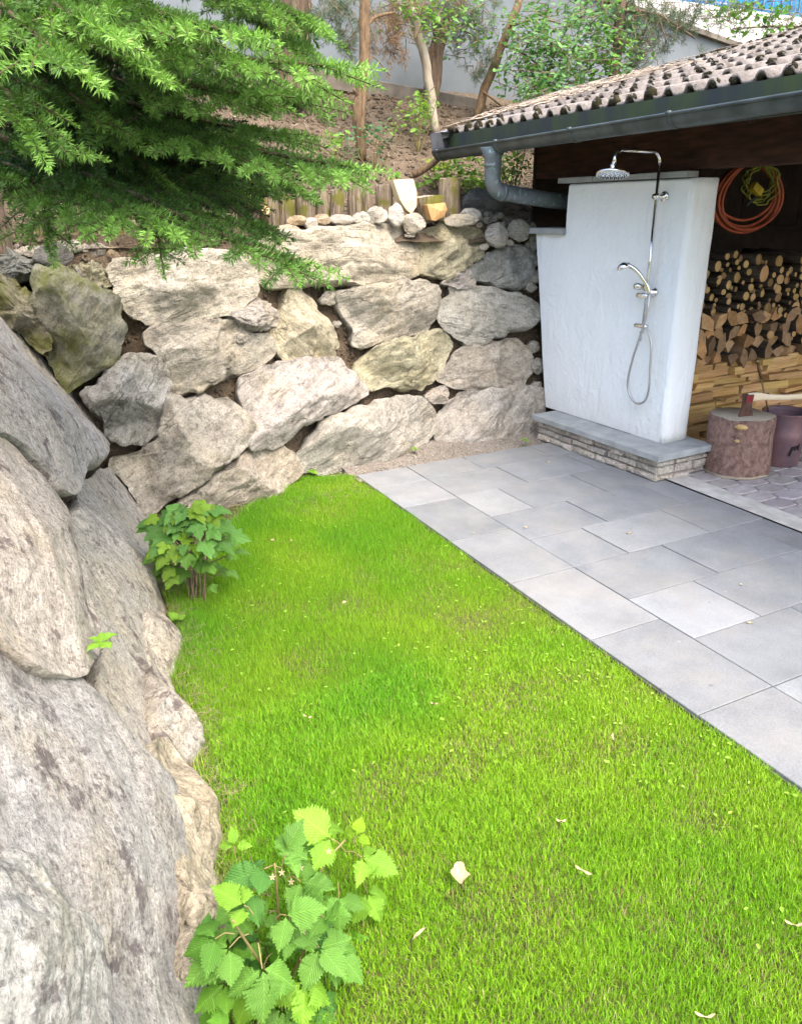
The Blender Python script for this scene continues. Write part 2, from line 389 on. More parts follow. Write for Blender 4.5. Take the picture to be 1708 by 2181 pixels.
M['axe'] = plain('rusty_axe_head', (.16, .085, .065), .6, .5, var=.4, sc=25, c2=(.08, .05, .045))
M['red'] = plain('worn_red_paint', (.28, .03, .04), .5, .1, var=.3)
M['drum'] = plain('rusty_drum', (.19, .105, .105), .55, .25, var=.35, sc=7, c2=(.11, .08, .10))
M['drum_in'] = plain('drum_inside', (.05, .05, .055), .7, .3)
M['blackpaint'] = plain('black_paint', (.012, .012, .014), .4)
M['bluepaint'] = plain('blue_paint', (.02, .24, .34), .5)
M['brass'] = plain('aged_brass', (.22, .14, .07), .35, .8)
M['hose_o'] = plain('orange_hose', (.36, .085, .04), .45, var=.2)
M['cable_y'] = plain('yellow_green_cable', (.20, .22, .03), .45, var=.2)
M['yellow'] = plain('yellow_plastic', (.42, .32, .02), .4)
M['cable'] = plain('black_cable', (.02, .022, .03), .4)
M['greywall'] = plain('grey_render', (.175, .20, .22), .9, var=.13, sc=1.3, bump=.3, c2=(.135, .155, .165))
M['dim'] = plain('old_grey_plaster', (.10, .12, .135), .9, var=.3, sc=4)
M['kerb'] = plain('stained_concrete', (.20, .175, .145), .95, var=.3, sc=5, bump=.6)
M['whitewall'] = plain('white_render', (.75, .74, .72), .9, var=.12, sc=3, bump=.4)
M['net'] = plain('blue_net', (.02, .22, .55), .6)
M['grass'] = foliage_mat('grass_blades', .38, .55)
M['needle'] = foliage_mat('spruce_needles', .25, .5)
M['leafcol'] = foliage_mat('leaves', .35, .5)
M['leaf_rasp'] = foliage_mat('raspberry_leaf', .35, .5, True, (.14, .31, .052))
M['leaf_curr'] = foliage_mat('currant_leaf', .30, .5, True, (.095, .225, .045))
M['leaf_dry'] = plain('dry_leaf', (.42, .35, .20), .8, var=.2, sc=30)
M['stem'] = plain('plant_stem', (.24, .20, .08), .7, var=.3)
M['limb'] = plain('spruce_limb', (.10, .075, .045), .9, var=.4, sc=20)
M['twig'] = plain('twig', (.25, .18, .12), .9, var=.4, sc=20)
M['straw'] = plain('straw', (.30, .25, .14), .9, var=.4, sc=20)
M['twig_pale'] = plain('pale_twig', (.46, .38, .30), .9, var=.4, sc=20)

# ------------------------------------------------------------------ ground, lawn soil, patio, bank
def plane_grid(x0, x1, y0, y1, step, fz):
    xs = np.arange(x0, x1+step*.5, step); ys = np.arange(y0, y1+step*.5, step); X, Y = np.meshgrid(xs, ys)
    V = np.stack([X, Y, fz(X, Y)], -1).reshape(-1, 3); nx = len(xs); i = np.arange(len(ys)-1)[:, None]*nx+np.arange(nx-1)[None]
    F = np.stack([i, i+1, i+nx+1, i+nx], -1).reshape(-1, 4); return V, F
mk('ground', [(-150, -150, -.08), (150, -150, -.08), (150, 150, -.08), (-150, 150, -.08)], [(0, 1, 2, 3)], M['soil'], kind='structure', label='brown soil under the whole garden')
def lawn_z(X, Y): return -.022 + .008*f2(X, Y, 1.7, 3, 5) + .006*f2(X, Y, 9, 2, 8)
V, F = plane_grid(-.6, 2.0, -.2, 5.3, .04, lawn_z)
mk('lawn_soil', V, F, M['soil'], smooth=True, kind='structure')
def bank_z(X, Y):
    base = 1.58 + .53*(Y-5.55) - .03*(X-3) + .04*f2(X, Y, 1.3, 4, 2) + .035*f2(X, Y, 7, 3, 4)
    return base
V, F = plane_grid(-5, 10, 5.42, 8.4, .06, bank_z)
mk('bank', V, F, M['bank'], smooth=True, kind='structure')
def terr_z(X, Y): return np.minimum(1.30 + .10*np.clip(Y-3, 0, 3) + .05*f2(X, Y, 2, 3, 9), 1.75)
V, F = plane_grid(-5, -.36, -2.5, 5.5, .08, terr_z)
V[:, 0] = np.where(V[:, 0] > -.7, -.7+.128*V[:, 1], V[:, 0])
mk('terrace', V, F, M['bank'], smooth=True, kind='structure')

pat = empty('patio', (2.9, 2.2, 0), 'grey stone slab patio beside the lawn', 'patio'); del pat['category']; pat['kind'] = 'structure'
mk('joint_bed', *boxVF((2.005, -2.0, -.075), (3.835, 4.735, -.012)), M['grout'], pat)
slabs = []
g = .0028
ys = [-1.99+.6*i for i in range(0, 20)]
col1 = [-1.99, -1.39, -.79, -.19, .41, 1.01, 1.61, 2.21, 2.82, 3.415, 4.0, 4.41, 4.73]
for a, b in zip(col1[:-1], col1[1:]): slabs.append((2.01, 2.41, a, b))
rows = {-1.59: [2.83, 3.43], -1.19: [3.02, 3.62], -.79: [2.8, 3.4], -.39: [3.0, 3.6], .01: [2.73, 3.33], .41: [2.98, 3.6], .81: [2.85, 3.45], 1.21: [2.62, 3.22], 1.61: [3.02, 3.62], 2.01: [2.83, 3.44], 2.42: [3.01, 3.62],
        2.82: [2.78, 3.39], 3.22: [2.98, 3.61], 3.62: [2.73, 3.33], 4.02: [2.98, 3.59], 4.42: [2.88, 3.5]}
ky = sorted(rows)
for i, y0 in enumerate(ky):
    y1 = ky[i+1] if i+1 < len(ky) else 4.73
    xs = [2.41]+rows[y0]+[3.83]
    for a, b in zip(xs[:-1], xs[1:]): slabs.append((a, b, y0, y1))
for (x0, x1, y0, y1) in slabs:
    cx, cy = (x0+x1)/2, (y0+y1)/2; hx, hy = (x1-x0)/2-g, (y1-y0)/2-g
    V, F = boxVF((-hx, -hy, -.04), (hx, hy, 0), .0025)
    MT = Matrix.Translation((cx, cy, random.uniform(-.0012, .0012))) @ Matrix.Rotation(random.uniform(-.003, .003), 4, 'X') @ Matrix.Rotation(random.uniform(-.003, .003), 4, 'Y')
    t = random.uniform(.93, 1.07)
    if abs(x0-2.41) < .01 and abs(y0-2.01) < .01: t = 1.18
    if abs(x0-2.42) < .02 and abs(y0-1.61) < .01: t = .9
    if cx < 2.41 or cy > 3.6 and cx < 3: tt = (t*.94, t*.97, t*1.0)
    else: tt = (t*.93, t*.98, t*1.04)
    mk('paving_slab', V, F, M['slab'], pat, M=MT, tint=tt)
mk('gravel_strip', *plane_grid(1.98, 3.95, 4.6, 5.3, .05, lambda X, Y: -.012+.02*f2(X, Y, 8, 3, 3)+np.clip(Y-4.75, 0, 1)*.12), M['gravelbed'], smooth=True, kind='structure')
V, F = plane_grid(3.838, 4.02, -2, 3.66, .09, lambda X, Y: .004+.003*f2(X, Y, 5, 2, 1)); mk('concrete_strip', V, F, M['concrete'], kind='structure', smooth=True)
flo = empty('shed_floor', (4.8, 3, 0), 'purple grey interlocking paver floor under the roof', 'floor'); del flo['category']; flo['kind'] = 'structure'
mk('sand_bed', *boxVF((4.02, -2, -.06), (8.2, 5.6, -.008)), M['mortar'], flo)
def paver_mesh():
    P = np.array([(-.112, 0), (-.078, -.062), (-.02, -.072), (.05, -.066), (.08, -.062), (.112, 0), (.078, .062), (.02, .072), (-.05, .066), (-.08, .062)])
    V = []; m = len(P)
    for s, z in ((1, -.04), (1, -.006), (.93, 0)): V += [(x*s, y*s, z) for x, y in P]
    F = [tuple(range(2*m, 3*m))]
    for k in (0, m):
        for j in range(m): F.append((k+j, k+(j+1) % m, k+m+(j+1) % m, k+m+j))
    return meshdata('paver', V, F, M['paver'])
pm = paver_mesh()
for i in range(0, 9):
    for j in range(-3, 24):
        x = 4.13+i*.196; y = 1.2+j*.146+(i % 2)*.073
        if y > 4.4 or y < 1.1: continue
        t = random.uniform(.85, 1.15)
        inst('paver', pm, Matrix.Translation((x, y, random.uniform(-.002, .002))) @ Matrix.Rotation(random.uniform(-.03, .03), 4, 'Z'), flo, tint=(t, t*random.uniform(.96, 1.02), t*random.uniform(.97, 1.04)))

# ------------------------------------------------------------------ boulder walls
def y0_back(x): return np.interp(x, [-1, .3, .9, 1.3, 1.9, 2.8, 3.8, 4.5], [4.75, 4.72, 4.62, 4.66, 4.93, 5.10, 5.02, 5.0])
def back_surf(px, py, off=0):
    d = ray(px, py); Y = 5.1
    for _ in range(30):
        P = CAMP + d*(Y/d[1]); Y = y0_back(P[0]) + .27*P[2] - off
    return CAMP + d*(Y/d[1])
LB, LK, LZ = .02, .128, .53
def left_surf(px, py, off=0):
    d = ray(px, py); nn = np.array([1, -LK, LZ]); k = np.linalg.norm(nn)
    t = (LB+off*k - CAMP@nn)/(d@nn); return CAMP + d*t
N_BACK = np.array([0, -1, .27]); N_BACK = N_BACK/np.linalg.norm(N_BACK)
N_LEFT = np.array([1, -LK, LZ]); N_LEFT = N_LEFT/np.linalg.norm(N_LEFT)
def stone_mesh(uv, D, back, seed, NA=100, K=26, rough=1.0, facets=6, p=3.8, jag=1.0):
    r = np.random.default_rng(seed)
    P = closed_spline(uv, NA); R = np.sqrt(abs(np.sum(P[:, 0]*np.roll(P[:, 1], -1)-P[:, 1]*np.roll(P[:, 0], -1)))/2/pi)
    ang = np.arange(NA)*2*pi/NA
    jn = fbm(np.stack([P[:, 0]*9/R*.35, P[:, 1]*9/R*.35, np.full(NA, seed*.7)], -1), 3, seed % 13)
    P = P*(1+.05*jag*jn)[:, None]
    rings = []; ss = np.sin(np.linspace(0.04, 1, K)*pi/2)**.85
    for s in ss: rings.append((s, D*(1-s**p)**(1/2.3) if s < 1 else 0.0, 1))
    for s, hb in ((.985, -.10), (.93, -.35), (.80, -.68), (.55, -.9), (.25, -1.0)): rings.append((s, hb*back, 0))
    U = np.concatenate([P*s for s, _, _ in rings]); Hh = np.concatenate([np.full(NA, h) for _, h, _ in rings]); fr = np.concatenate([np.full(NA, f) for _, _, f in rings])
    sv = np.concatenate([np.full(NA, s) for s, _, _ in rings])
    for j in range(facets):
        a = r.uniform(0, 2*pi); sl = r.uniform(.25, 1.4)*D/R; o = D*r.uniform(.60, 1.02)
        pl = o - sl*(U[:, 0]*cos(a)+U[:, 1]*sin(a)); kk = (pl < Hh) & (fr > 0)
        Hh = np.where(kk, np.maximum(pl+(Hh-pl)*.06, 0)*(sv < 1), Hh)
    Q = np.stack([U[:, 0], U[:, 1], Hh], -1); q = Q/max(R, .05)
    big = fbm(q*1.5+seed, 2, 1); lay = fbm(q*np.array([1.4, 4, 3])+seed, 2, 5); fine = fbm(q*6+seed, 2, 9, .5)
    lay = np.sign(lay)*np.clip((np.abs(lay)-.18)/.25, 0, 1)**.6*.5; cr = -np.clip(.10-np.abs(fbm(q*np.array([1.1, 2.2, 1.6])+seed+9, 2, 3)), 0, .1)*6
    ter = lay
    amp = rough*np.clip(D, .03, .16)
    disp = amp*(.24*big+.16*ter+.09*fine+.14*cr)
    Q[:, 2] += disp*np.where(fr > 0, np.clip(.35+(1-sv)*6, 0, 1), .5)
    lat = amp*(.05+.40*fbm(q*3+seed+50, 3, 2, .6))
    Q[:, :2] += (U/np.maximum(np.linalg.norm(U, axis=1), 1e-6)[:, None])*(lat*np.clip(sv*1.5-.4, 0, 1))[:, None]
    n = len(rings); top = len(Q); V = np.vstack([Q, [0, 0, Q[:NA, 2].mean()], [0, 0, Q[-NA:, 2].mean()]])
    i = np.arange(n-1)[:, None]*NA; j = np.arange(NA)[None]; jj = (j+1) % NA
    FQ = np.stack([i+j, i+NA+j, i+NA+jj, i+jj], -1).reshape(-1, 4)
    F = [tuple(f) for f in FQ]; F += [(top, a, (a+1) % NA) for a in range(NA)]; o = (n-1)*NA; F += [(top+1, o+(a+1) % NA, o+a) for a in range(NA)]
    return V, F
def boulder(poly, surf, N, parent, D=.14, back=.3, tilt=0, mat='rock', tint=(1, 1, 1), seed=1, off=0., name='boulder', **kw):
    P = np.array([surf(x, y, off) for x, y in poly]); C = (P.max(0)+P.min(0))/2*.4+P.mean(0)*.6
    if N is N_BACK:
        x = C[0]; sl = (y0_back(x+.3)-y0_back(x-.3))/.6; n = np.array([sl, -1, .27]); n /= np.linalg.norm(n)
    else: n = N
    u = np.cross([0, 0, 1.], n); u /= np.linalg.norm(u); v = np.cross(n, u)
    u2 = cos(tilt)*u+sin(tilt)*v; v2 = -sin(tilt)*u+cos(tilt)*v
    d = P-C; uv = np.stack([d@u2, d@v2], -1)
    A = np.sum(uv[:, 0]*np.roll(uv[:, 1], -1)-uv[:, 1]*np.roll(uv[:, 0], -1))
    if A < 0: uv = uv[::-1]
    V, F = stone_mesh(uv, D, back, seed, **kw)
    MT = Matrix.Identity(4)
    for k in range(3): MT[k][0], MT[k][1], MT[k][2], MT[k][3] = u2[k], v2[k], n[k], C[k]
    return mk(name, V, F, M[mat], parent, smooth=True, M=MT, tint=tint)
def z3(L): return [(468.2+.4112*x, 380.4+.4112*y) for x, y in L]
def z4(L): return [(.3769*x, 409.7+.3769*y) for x, y in L]
def z6(L): return [(.5435*x, 995+.5435*y) for x, y in L]
bw = empty('boulder_retaining_wall', (2.2, 4.9, 0), 'dry stacked wall of big pale boulders behind the lawn and patio', 'retaining wall')
bs = [
 (z3([(90,430),(200,310),(420,270),(650,245),(850,238),(960,265),(1005,340),(1020,430),(1000,505),(880,540),(700,552),(540,545),(330,570),(240,555),(160,500)]), .17, -.05, 'rock', (1.05,1.0,.86)),
 (z3([(1010,330),(1060,265),(1150,240),(1290,250),(1370,290),(1382,330),(1350,390),(1290,440),(1200,490),(1110,508),(1050,480),(1020,420)]), .15, .35, 'rock', (.95,.93,.72)),
 (z3([(1290,470),(1350,420),(1450,355),(1560,338),(1620,380),(1632,430),(1615,510),(1560,558),(1480,560),(1380,530),(1310,520)]), .12, .3, 'rock', (.72,.78,.80)),
 (z3([(1160,530),(1210,490),(1270,445),(1300,480),(1320,530),(1300,562),(1230,560),(1170,545)]), .07, .4, 'cobble', (1.0,.98,1.02)),
 (z3([(1135,700),(1150,640),(1195,600),(1200,555),(1300,550),(1430,575),(1560,600),(1645,650),(1640,740),(1560,785),(1460,800),(1380,845),(1290,848),(1230,820),(1160,770)]), .15, -.2, 'rock', (.98,1.0,.97)),
 (z3([(610,640),(600,590),(650,570),(800,540),(1000,525),(1120,540),(1140,580),(1120,660),(1100,740),(1050,800),(900,830),(760,870),(700,865),(680,780),(640,700)]), .15, .25, 'rock', (.97,.95,.88)),
 (z3([(720,1000),(730,950),(820,860),(960,830),(1060,800),(1140,780),(1190,800),(1203,850),(1180,940),(1120,1020),(1040,1085),(970,1095),(900,1080),(800,1085),(750,1060)]), .19, .3, 'rock', (1.0,1.0,.78)),
 (z3([(1140,1030),(1200,930),(1280,870),(1400,850),(1520,835),(1600,880),(1622,950),(1600,1020),(1560,1075),(1440,1080),(1330,1098),(1240,1085),(1170,1060)]), .14, .1, 'rock', (1.0,.95,.88)),
 (z3([(1130,1340),(1140,1230),(1190,1160),(1290,1110),(1450,1095),(1600,1070),(1670,1090),(1690,1180),(1665,1290),(1600,1335),(1480,1360),(1350,1365),(1220,1390),(1150,1375)]), .16, .6, 'rock', (1.08,1.06,1.04)),
 (z3([(410,1490),(450,1370),(500,1270),(600,1210),(760,1180),(900,1130),(1010,1125),(1100,1170),(1128,1240),(1100,1320),(1040,1380),(930,1465),(800,1510),(680,1525),(590,1550),(500,1520)]), .17, .45, 'rock', (1.04,1.04,1.0)),
 (z3([(1065,1125),(1110,1090),(1170,1068),(1183,1110),(1165,1160),(1100,1160)]), .06, .2, 'cobble', (1.05,1.0,.98)),
 (z3([(95,1090),(150,1010),(300,965),(450,945),(580,940),(680,985),(740,1060),(755,1105),(700,1150),(600,1200),(500,1230),(430,1260),(370,1310),(300,1375),(200,1405),(140,1390),(130,1300),(150,1220),(110,1150)]), .2, .45, 'rock', (1.06,1.03,1.03)),
 (z3([(285,850),(280,780),(330,690),(350,590),(380,560),(440,590),(500,660),(560,740),(590,820),(605,870),(570,930),(470,945),(380,950),(320,920)]), .17, -.9, 'rock', (1.04,1.0,.80)),
 (z3([(75,700),(130,640),(210,625),(270,660),(295,710),(270,760),(180,780),(110,760)]), .12, .2, 'rock', (.85,.83,.80)),
 (z4([(600,440),(680,380),(850,355),(1100,320),(1300,345),(1420,430),(1450,520),(1430,600),(1330,670),(1200,700),(1000,730),(860,740),(760,690),(690,610),(620,530)]), .19, .25, 'rock', (1.08,1.05,.93)),
 (z4([(830,860),(850,790),(960,740),(1200,725),(1340,720),(1420,790),(1510,810),(1535,880),(1500,940),(1430,1000),(1270,1050),(1160,1100),(1050,1140),(950,1145),(900,1000),(880,900)]), .17, .25, 'rock', (.92,.89,.80)),
 (z4([(480,1140),(600,1050),(700,950),(800,910),(880,935),(930,1020),(950,1100),(930,1190),(920,1300),(860,1370),(780,1420),(640,1400),(590,1350),(590,1280),(520,1220)]), .2, .9, 'rock', (.84,.86,.86)),
 (z4([(640,1510),(800,1450),(930,1300),(940,1200),(1050,1150),(1200,1150),(1330,1200),(1400,1290),(1410,1370),(1370,1450),(1240,1560),(1130,1640),(1000,1720),(900,1790),(840,1820),(760,1720),(700,1600)]), .22, .6, 'rock', (1.0,.97,.90)),
 (z4([(190,760),(180,600),(230,440),(380,450),(540,560),(660,620),(705,700),(690,830),(640,950),(540,1050),(430,1090),(380,1100),(330,1010),(250,890)]), .26, .9, 'rock_moss', (1,1,1)),
 (z4([(-80,480),(60,490),(150,570),(240,720),(295,810),(290,870),(200,880),(100,790),(0,710),(-80,640)]), .2, -.6, 'rock_moss', (.9,.86,.84)),
 (z4([(1000,1790),(1200,1600),(1380,1480),(1500,1430),(1600,1430),(1660,1500),(1690,1580),(1600,1680),(1450,1790),(1300,1860),(1150,1860)]), .2, .6, 'rock', (1.10,1.03,.93)),
 (z4([(400,440),(480,395),(560,400),(610,480),(610,540),(570,570),(540,560),(500,500)]), .12, .6, 'rock', (.75,.75,.55)),
 (z4([(340,450),(420,440),(500,480),(535,540),(520,560),(430,520),(370,480)]), .08, -.5, 'rock', (.7,.7,.68)),
 (z4([(-80,420),(0,370),(100,345),(190,400),(290,410),(300,450),(150,470),(60,505),(-80,510)]), .16, 0, 'rock', (.40,.43,.42)),
]
offs = {18: .12, 19: .20, 20: .02, 17: .02, 16: .04, 23: .1}
for i, (pl, D, tl, mt, tn) in enumerate(bs):
    D2 = D*(1.05 if D > .1 else 1); cc_ = np.mean(pl, 0); pl = [tuple(cc_+(np.array(q)-cc_)*1.012) for q in pl]
    boulder(pl, back_surf, N_BACK, bw, D2, .34, tl, mt, tn, 11+i*7, offs.get(i, 0.0))
# earth packed in the joints
def backing(xr, zr, f, name, parent, nx=90, nz=50):
    X, Z = np.meshgrid(np.linspace(*xr, nx), np.linspace(*zr, nz)); P = f(X, Z); V = P.reshape(-1, 3)
    i = np.arange(nz-1)[:, None]*nx+np.arange(nx-1)[None]; F = np.stack([i, i+1, i+nx+1, i+nx], -1).reshape(-1, 4)
    return mk(name, V, F, M['earth'], parent, smooth=True)
def fb(X, Z):
    Y = y0_back(X)+.27*Z+.10+.07*f2(X, Z, 5, 3, 1)+.02*f2(X, Z, 16, 3, 2)
    return np.stack([X, Y, Z], -1)
backing((-1.4, 4.6), (-.1, 1.62), fb, 'joint_earth', bw)
# ledge of packed soil carrying the upper stones
V, F = plane_grid(-1.4, 4.6, 5.1, 5.6, .05, lambda X, Y: 1.54+.02*f2(X, Y, 8, 3, 6)); V[:, 1] = np.maximum(V[:, 1], y0_back(V[:, 0])+.27*1.57+.07)
mk('wall_top_soil', V, F, M['earth'], smooth=True, kind='structure')
# small filler stones in the joints
for q, (px, py, s) in enumerate([(705,632,16),(690,640,9),(1100,645,13),(1140,590,14),(1131,612,10),(1135,740,13),(1146,780,16),(930,620,10),(1130,690,8),(515,720,9),(625,650,8),(715,870,9),(440,985,10),(880,985,8),(1040,690,9),(1060,690,7),(1136,545,8),(1142,560,7),(1130,520,9),(720,690,7),(265,770,8),(1143,820,9),(1150,850,8)]):
    a = np.arange(8)*2*pi/8; rr = np.random.default_rng(q)
    pl = [(px+s*cos(t)*rr.uniform(.8, 1.2), py+s*.95*sin(t)*rr.uniform(.8, 1.2)) for t in a]
    tv = rr.uniform(.75, 1.1)
    boulder(pl, back_surf, N_BACK, bw, s*.0022+.02, .08, rr.uniform(-1, 1), 'cobble', (tv, tv, tv*.97), 300+q, .0, 'filler_stone', NA=20, K=7)

lw = empty('boulder_side_wall', (.2, 2.5, 0), 'steep side wall of huge speckled boulders along the left edge of the lawn', 'retaining wall')
ls = [
 ([(-90,600),(0,680),(30,705),(115,790),(150,835),(215,925),(222,960),(205,1000),(168,1010),(162,1060),(130,1050),(100,1010),(50,960),(0,930),(-90,900)], .075, .5, 'rock_near', (1.02,1.0,.96), .0),
 ([(-90,910),(0,930),(60,985),(120,1070),(150,1150),(190,1240),(215,1340),(210,1400),(170,1450),(80,1420),(0,1360),(-90,1330)], .075, .5, 'rock_near', (1.06,1.0,.92), .01),
 (z6([(265,180),(300,80),(380,0),(470,0),(540,110),(600,230),(625,300),(560,340),(550,420),(575,560),(600,760),(590,950),(610,1060),(540,1140),(430,1030),(385,850),(385,650),(340,480),(280,330)]), .08, 1.2, 'rock_near', (1.0,.97,.90), -.04),
 (z6([(545,340),(590,360),(640,500),(700,690),(755,850),(768,960),(740,990),(690,930),(620,820),(590,700),(565,560),(540,430)]), .07, 1.2, 'rock_near', (1.12,1.03,.88), .0),
 (z6([(600,770),(690,900),(740,990),(800,1130),(810,1200),(780,1280),(700,1190),(640,1060),(600,950)]), .08, 1.2, 'rock_near', (.92,.88,.82), .01),
 (z6([(580,1190),(620,1060),(690,1100),(780,1290),(840,1400),(885,1540),(885,1640),(850,1680),(760,1640),(700,1560),(640,1400),(610,1280)]), .09, 1.2, 'rock', (1.25,1.16,.96), .03),
 (z6([(690,1560),(780,1640),(860,1700),(872,1800),(830,1850),(800,1990),(750,1900),(730,1750)]), .08, 1.2, 'rock', (1.25,1.16,.98), .03),
 (z6([(600,350),(660,340),(690,480),(660,540),(630,520)]), .05, 0, 'rock', (.7,.76,.80), -.04),
 (z6([(-190,560),(0,660),(170,780),(300,830),(400,990),(440,1080),(560,1180),(640,1270),(660,1400),(700,1600),(740,1750),(765,1900),(795,2100),(800,2350),(400,2450),(-190,2400)]), .07, .4, 'rock_near', (.88,.88,.88), -.03),
 (z6([(-190,1460),(0,1510),(150,1560),(280,1750),(340,1900),(390,2050),(440,2400),(-190,2400)]), .07, .4, 'rock_near', (.90,.93,.90), .03),
]
for i, (pl, D, tl, mt, tn, of) in enumerate(ls):
    cc_ = np.mean(pl, 0); pl = [tuple(cc_+(np.array(q)-cc_)*.97) for q in pl]; tn = tuple(.92*t for t in tn)
    boulder(pl, left_surf, N_LEFT, lw, D*1.35, .3, tl, mt, tn, 501+i*13, of-.02, NA=140, K=38, rough=.8, p=3.6, facets=8)
def fl(Yv, Z):
    X = LB+LK*Yv-LZ*Z-.13+.03*f2(Yv, Z, 4, 3, 1)+.015*f2(Yv, Z, 18, 2, 2)
    return np.stack([X, Yv, Z], -1)
backing((-1.0, 5.1), (-.1, 1.42), fl, 'joint_earth', lw, 120, 40)
def wall_clods(name, parent, f, ar, zr, n, seed, Nrm, s=(.006, .022)):
    r = np.random.default_rng(seed); P = f(r.uniform(*ar, n), r.uniform(*zr, n)); S = r.uniform(*s, n)
    T = np.array([(1, 0, 0), (-.5, .85, 0), (-.5, -.85, 0), (0, 0, .9), (0, .1, -.9)]); F = np.array([(0, 1, 3), (1, 2, 3), (2, 0, 3), (1, 0, 4), (2, 1, 4), (0, 2, 4)])
    V = P[:, None]+Nrm*S[:, None, None]*.3+(T[None]*r.uniform(.6, 1.3, (n, 5, 3)))[:, :, r.permutation(3)]*S[:, None, None]
    mk(name, V.reshape(-1, 3), (F[None]+np.arange(n)[:, None, None]*5).reshape(-1, 3), M['bank'], parent, kind='stuff')
wall_clods('joint_pebbles', bw, fb, (-.4, 4.1), (0, 1.6), 4200, 4, N_BACK)
wall_clods('joint_pebbles', lw, fl, (.3, 4.8), (0, 1.3), 2600, 5, N_LEFT, (.004, .014))

# ------------------------------------------------------------------ loose cobbles along the wall top
se = empty('stone_edging', (2.4, 5.35, 1.58), 'row of small rounded pale stones laid along the top of the boulder wall', 'stone edging')
def cobble(px, py, wx, hy, tint, seed, parent, Yd=None, name='stone', D=None):
    Y = Yd or 5.42
    C = at_y(px, py, Y); k = FPX/np.dot(C-CAMP, FW); r1, r2 = wx/k, hy/k
    rr = np.random.default_rng(seed); a = np.arange(10)*2*pi/10
    uv = np.stack([r1*np.cos(a)*rr.uniform(.9, 1.08, 10), r2*np.sin(a)*rr.uniform(.9, 1.08, 10)], -1)
    d = D or min(r1, r2)*.85
    V, F = stone_mesh(uv, d, d, seed, NA=30, K=9, rough=.7, facets=3, p=2.4, jag=.9)
    MT = Matrix.Identity(4); n = np.array([-.25, -1, .3]); n /= np.linalg.norm(n); u = np.cross([0, 0, 1.], n); u /= np.linalg.norm(u); v = np.cross(n, u)
    for j in range(3): MT[j][0], MT[j][1], MT[j][2], MT[j][3] = u[j], v[j], n[j], C[j]
    return mk(name, V, F, M['cobble'], parent, smooth=True, M=MT, tint=tint)
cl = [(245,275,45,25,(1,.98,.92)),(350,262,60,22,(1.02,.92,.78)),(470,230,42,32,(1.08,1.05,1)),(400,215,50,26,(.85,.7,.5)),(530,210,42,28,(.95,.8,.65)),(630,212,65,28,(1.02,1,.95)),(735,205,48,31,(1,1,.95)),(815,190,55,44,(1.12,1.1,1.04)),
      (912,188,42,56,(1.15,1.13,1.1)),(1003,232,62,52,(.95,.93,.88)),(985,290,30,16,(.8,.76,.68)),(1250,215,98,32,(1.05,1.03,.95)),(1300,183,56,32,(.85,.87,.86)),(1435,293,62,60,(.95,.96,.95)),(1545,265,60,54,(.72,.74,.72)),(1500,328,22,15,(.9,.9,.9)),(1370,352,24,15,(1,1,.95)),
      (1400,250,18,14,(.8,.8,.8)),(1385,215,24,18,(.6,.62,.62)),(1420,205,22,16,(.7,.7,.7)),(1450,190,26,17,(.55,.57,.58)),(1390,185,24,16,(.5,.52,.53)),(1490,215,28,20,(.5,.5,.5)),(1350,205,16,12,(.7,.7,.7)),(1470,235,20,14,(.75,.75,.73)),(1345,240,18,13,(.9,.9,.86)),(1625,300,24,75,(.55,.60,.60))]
for i, (x, y, a, b, t) in enumerate(cl):
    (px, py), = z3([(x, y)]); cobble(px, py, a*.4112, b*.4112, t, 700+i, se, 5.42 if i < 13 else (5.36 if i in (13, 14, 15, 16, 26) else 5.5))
for i, (x, y, a, b, t) in enumerate([(540,350,85,65,(.30,.31,.31)),(830,440,85,55,(.42,.44,.45)),(150,800,40,30,(.6,.6,.58)),(890,930,120,45,(.95,.9,.82)),(740,880,55,20,(1.1,1.06,.95)),(1290,830,75,60,(.8,.8,.8))]):
    px, py = .2146*x, 351.2+.2147*y
    if i == 0: px, py = 112, 545; a, b = 180, 130
    if i == 1: continue
    cobble(px, py, a*.2146, b*.2147, t, 760+i, se, 5.0 if i == 0 else 5.25)
gq = random.Random(77)
for i in range(20):
    x = 40+i*24+gq.uniform(-8, 8); s_ = gq.uniform(9, 19); t = gq.uniform(.5, 1.05); cobble(x, 538-.045*x+gq.uniform(-9, 5), s_*1.3, s_*.85, (t, t*.98, t*.92), 820+i, se, 5.2 if x < 330 else 5.3)
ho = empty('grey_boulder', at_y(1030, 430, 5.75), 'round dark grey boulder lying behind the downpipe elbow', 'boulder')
cobble(1030, 432, 46, 34, (.42, .46, .48), 790, ho, 5.75, 'stone', .12)

